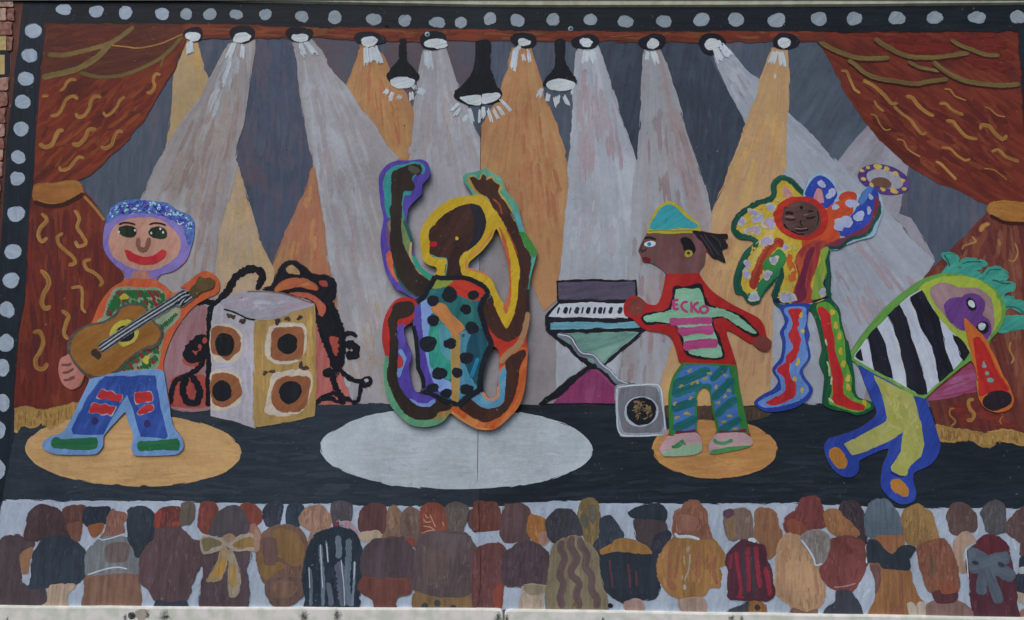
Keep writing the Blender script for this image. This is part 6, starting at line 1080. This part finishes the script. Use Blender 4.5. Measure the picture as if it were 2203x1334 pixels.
screw(780 + 720*.3, 620 + 335*.3, -0.0245, .0105, dn); screw(800 + 398*.3, 247*.3, -0.004, .012, bl); screw(1200 + 93*.3, 207*.3, -0.004, .012, br)
def hole(px, py, r_, parent, y=-.0045):
    c = at(px, py, y); P = [(c[0] + r_*random.uniform(.8, 1.1)*math.cos(a), y, c[2] + r_*random.uniform(.8, 1.1)*math.sin(a)) for a in [2*math.pi*i/12 for i in range(12)]]
    link("nail_hole", P, [tuple(range(12))], m_hole, parent)
hole(832, 56, .008, bl); hole(716, 1297, .011, bl); hole(1313, 1303, .011, br)
hs = [(742, 1232), (688, 1287), (707, 1283), (896, 1224), (972, 1267), (830, 1300), (1348, 1192), (1487, 1310), (779, 1224), (1050, 385), (616, 322), (870, 270), (1340, 120), (520, 640)]
for px, py in hs: hole(px, py, .0028, bl if px < 1030 else br)
for px, py in ((925, 640), (1045, 700), (960, 860)):
    c = at(px, py, -.009); sp = box("spacer_block", c[0] - .03, c[0] + .03, c[2] - .03, c[2] + .03, -.013, -.0045, m_edge, dn)
# ------------------------------------------------------------ ledges above and below, painted brickwork at the left
m_ledge = plain("weathered cream ledge", (194, 198, 184), 0.7, nscale=22, var=.1, bump=.5, col2=(172, 176, 164))
m_top = plain("cream batten", (160, 162, 142), 0.7, nscale=20, var=.12, col2=(140, 142, 122)); m_mould = plain("black mould", (56, 60, 56), 0.9, nscale=120, var=.5, col2=(120, 124, 118)); m_patch = plain("bare plaster", (150, 140, 130), .9, nscale=60)
def bar(name, top, bot, y0, y1, mat, label=None, cat=None):
    """a long plank given by its upper and lower front edges, with rounded front corners"""
    n = len(top); prof = []
    V, F = [], []
    for i in range(n):
        t = at(*top[i], y0); b = at(*bot[i], y0); r_ = .008
        V += [(t[0], y1, t[2]), (t[0], y0 + r_, t[2]), (t[0], y0 + r_*.3, t[2] - r_*.3), (t[0], y0, t[2] - r_), (b[0], y0, b[2] + r_), (b[0], y0 + r_, b[2]), (b[0], y1, b[2])]
    for i in range(n - 1):
        for j in range(7):
            a, b = i*7 + j, i*7 + (j + 1) % 7; F.append((a, a + 7, b + 7, b))
    F.append(tuple(range(6, -1, -1))); F.append(tuple((n-1)*7 + k for k in range(7)))
    o = link(name, V, F, mat); 
    if label: tag(o, label, cat)
    return o
def line(x0, y0, x1, y1, n=14, amp=.8): return [(x0 + (x1-x0)*i/n, y0 + (y1-y0)*i/n + random.uniform(-amp, amp)) for i in range(n + 1)]
T('G')
l1 = bar("window_ledge", [(-260, 1302)] + line(-100, 1303, 1068, 1309) + [(1078, 1311), (1081, 1316)], [(-260, 1420)] + line(-100, 1420, 1068, 1420, amp=0) + [(1078, 1420), (1081, 1420)], -.017, .016, m_ledge, "left cream ledge under the mural with black mould stains", "ledge")
l2 = bar("window_ledge", [(1086, 1318), (1089, 1313)] + line(1098, 1311, 2350, 1331.5), [(1086, 1420), (1089, 1420)] + line(1098, 1420, 2350, 1440, amp=0), -.017, .016, m_ledge, "right cream ledge under the mural, beyond the gap", "ledge")
def stain(par, s, mat, y=-.0173):
    P = rough(smooth(pts(s), True, 2), .7); V, F = triangulate([(P, True)]); W = [at(p[0], p[1], y) for p in V]
    a, b, c = (np.array(W[i]) for i in F[0]); F = [f[::-1] for f in F] if np.cross(b - a, c - a)[1] > 0 else F
    link("mould_stain", W, F, mat, par)
def soft(name, c, k=.72):
    m = bpy.data.materials.new(name); m.use_nodes = True; N, L = m.node_tree.nodes, m.node_tree.links; b = N["Principled BSDF"]; b.inputs["Base Color"].default_value = seen(c); b.inputs["Roughness"].default_value = .9
    g = N.new("ShaderNodeNewGeometry"); n = N.new("ShaderNodeTexNoise"); n.inputs["Scale"].default_value = 130; n.inputs["Detail"].default_value = 5; L.new(g.outputs["Position"], n.inputs["Vector"])
    uv = N.new("ShaderNodeTexCoord"); gr = N.new("ShaderNodeVectorMath"); gr.operation = 'DISTANCE'; L.new(uv.outputs["UV"], gr.inputs[0]); gr.inputs[1].default_value = (.5, .5, 0)
    ad = N.new("ShaderNodeMath"); ad.operation = 'MULTIPLY_ADD'; L.new(n.outputs["Fac"], ad.inputs[0]); ad.inputs[1].default_value = 1.1; mu = N.new("ShaderNodeMath"); mu.operation = 'MULTIPLY'; mu.inputs[1].default_value = -1.5
    L.new(gr.outputs["Value"], mu.inputs[0]); L.new(mu.outputs[0], ad.inputs[2]); r = N.new("ShaderNodeMapRange"); r.inputs[1].default_value = -.05; r.inputs[2].default_value = .5; r.inputs[4].default_value = k; L.new(ad.outputs[0], r.inputs[0]); L.new(r.outputs[0], b.inputs["Alpha"])
    return m
m_soft = soft("soft mould", (34, 38, 36)); m_softg = soft("green mould", (60, 78, 58))
def smudge(par, x0, y0, x1, y1, mat, y=-.0174):
    P = [at(x0, y1, y), at(x1, y1, y), at(x1, y0, y), at(x0, y0, y)]; o = link("mould_stain", P, [(0, 1, 2, 3)], mat, par, uv=[(0, 0), (1, 0), (1, 1), (0, 1)])
for x0, y0, x1, y1 in ((338, 1306, 368, 1345), (640, 1308, 668, 1345), (712, 1306, 738, 1345), (1060, 1312, 1084, 1345), (272, 1316, 296, 1336), (12, 1322, 20, 1345), (262, 1318, 276, 1340)): smudge(l1, x0, y0, x1, y1, m_soft)
for x0, y0, x1, y1 in ((1564, 1318, 1584, 1345), (1590, 1322, 1602, 1340), (1084, 1316, 1096, 1345), (1292, 1324, 1304, 1345)): smudge(l2, x0, y0, x1, y1, m_soft)
smudge(l1, 312, 1308, 324, 1336, m_softg); smudge(l1, 346, 1320, 372, 1336, m_softg)
T('G'); stain(l1, "291 1316 300 1311 312 1310 318 1318 314 1332 300 1334 292 1326", m_patch, -.0171); stain(l1, "276 1320 288 1318 292 1326 284 1333 277 1330", m_mould, -.0172)
tb = bar("cream_batten", [(-40, -60)] + line(60, -60, 2350, -60, amp=0), [(-40, -4)] + line(60, -5, 400, .5, n=4, amp=.3) + line(800, 9, 1000, 13, n=3, amp=.3) + line(1200, 14, 1600, 13.2, n=4, amp=.3) + [(2350, 6)], -.006, .016, m_top, "cream batten along the top of the mural", "batten") if False else None
topE = [(-40, -60), (200, -60), (400, -60), (800, -60), (1035, -60), (1200, -60), (1600, -60), (1803, -60), (2066, -60), (2350, -60)]; botE = [(-40, -6), (200, -2.5), (400, 1), (800, 9), (1035, 13.2), (1200, 14), (1600, 13.4), (1803, 12.4), (2066, 9.8), (2350, 7)]
tb = bar("cream_batten", topE, botE, -.011, .016, m_top, "cream batten along the top edge of the mural", "batten")
sf = box("grey_eave", -3.2, 3.2, at(1300, 1.2, -.0125)[2], at(1300, 1.2, -.0125)[2] + .12, -.0125, .016, plain("grey eave paint", (84, 84, 82), .8), None)
tag(sf, "grey painted eave over the mural", "eave")
# brickwork
m_mortar = plain("red wash over mortar", (112, 66, 58), .9, nscale=60, var=.3); m_br = [plain("painted brick", c, .85, nscale=50, var=.25, bump=.6, col2=c2) for c, c2 in (((156, 130, 118), (128, 88, 78)), ((148, 116, 104), (120, 80, 70)), ((160, 138, 124), (132, 96, 84)), ((134, 94, 84), (104, 66, 58)))]
bw = box("brick_wall", -3.2, at(43, 100, -.002)[0], -.2, 4.2, -.001, .0155, m_mortar); tag(bw, "red washed painted brick wall at the left edge", "brick wall"); bw["kind"] = "structure"
def brick(P, k):
    P = smooth(pts(P) if isinstance(P, str) else P, True, 4); V, F = triangulate([(P, True)]); c = V.mean(0)
    W = [at(p[0], p[1], -.003) for p in V]; n = len(W); ins = [at(c[0] + (p[0]-c[0])*.9, c[1] + (p[1]-c[1])*.9, -.0085) for p in V]
    a, b, cc = (np.array(ins[i]) for i in F[0]); F = [list(f) for f in F]; F = [f[::-1] for f in F] if np.cross(b - a, cc - a)[1] > 0 else F
    E = {(f[i], f[(i+1) % 3]) for f in F for i in range(3)}
    Fs = [(e[0], e[0] + n, e[1] + n, e[1]) for e in E if (e[1], e[0]) not in E]
    link("brick", ins + W, [tuple(f) for f in F] + Fs, m_br[k % 4], bw)
def edgex(y): return np.interp(y, [-20, 50, 140, 240, 300, 420, 510, 560, 1304], [33, 31, 26, 16, 10, 3, -4, -10, -75]) - 1
y = -70; row = 0
while y < 640:
    h = random.uniform(22, 34); x = edgex(y + h/2) - random.uniform(0, 3); first = True
    while x > -190:
        w = random.uniform(26, 46) if not (first and row % 2) else random.uniform(12, 18)
        a = lambda: random.uniform(-1.6, 1.6)
        if not (0 < y + h*.5 - 60 < 110 and x < 26 and x > -40): brick([(x-w+a(), y+a()), (x-w/2, y+a()), (x+a(), y+a()), (x+a(), y+h/2), (x+a(), y+h+a()), (x-w/2, y+h+a()), (x-w+a(), y+h+a()), (x-w+a(), y+h/2)], row + random.randrange(4))
        x -= w + 3; first = False
    y += h + 3; row += 1
# the little painted window on the bricks
m_yel = plain("ochre pane", (166, 146, 96), .8, nscale=40, var=.2); m_blk = plain("black window frame", (30, 34, 42), .8)
def pane(name, x0, y0, x1, y1, d, mat):
    P = [at(x0, y1, d), at(x1, y1, d), at(x1, y0, d), at(x0, y0, d)]; Q = [(p[0], -.0005, p[2]) for p in P]
    return link(name, P + Q, [(0, 1, 2, 3), (0, 4, 5, 1), (1, 5, 6, 2), (2, 6, 7, 3), (3, 7, 4, 0)], mat, bw)
pane("window_frame", -34, 61, 20, 168, -.003, m_blk); pane("window_pane", -28, 70, 13, 108, -.0042, m_yel); pane("window_pane", -28, 118, 10, 160, -.0042, m_yel)
# finish: drop helper data, report
for o in bpy.data.objects:
    if "wc" in o: del o["wc"]
print("objects", len(bpy.data.objects), "materials", len(bpy.data.materials), "levels", {k: max([l for _, l in s.boxes] or [0]) for k, s in SURF.items()})
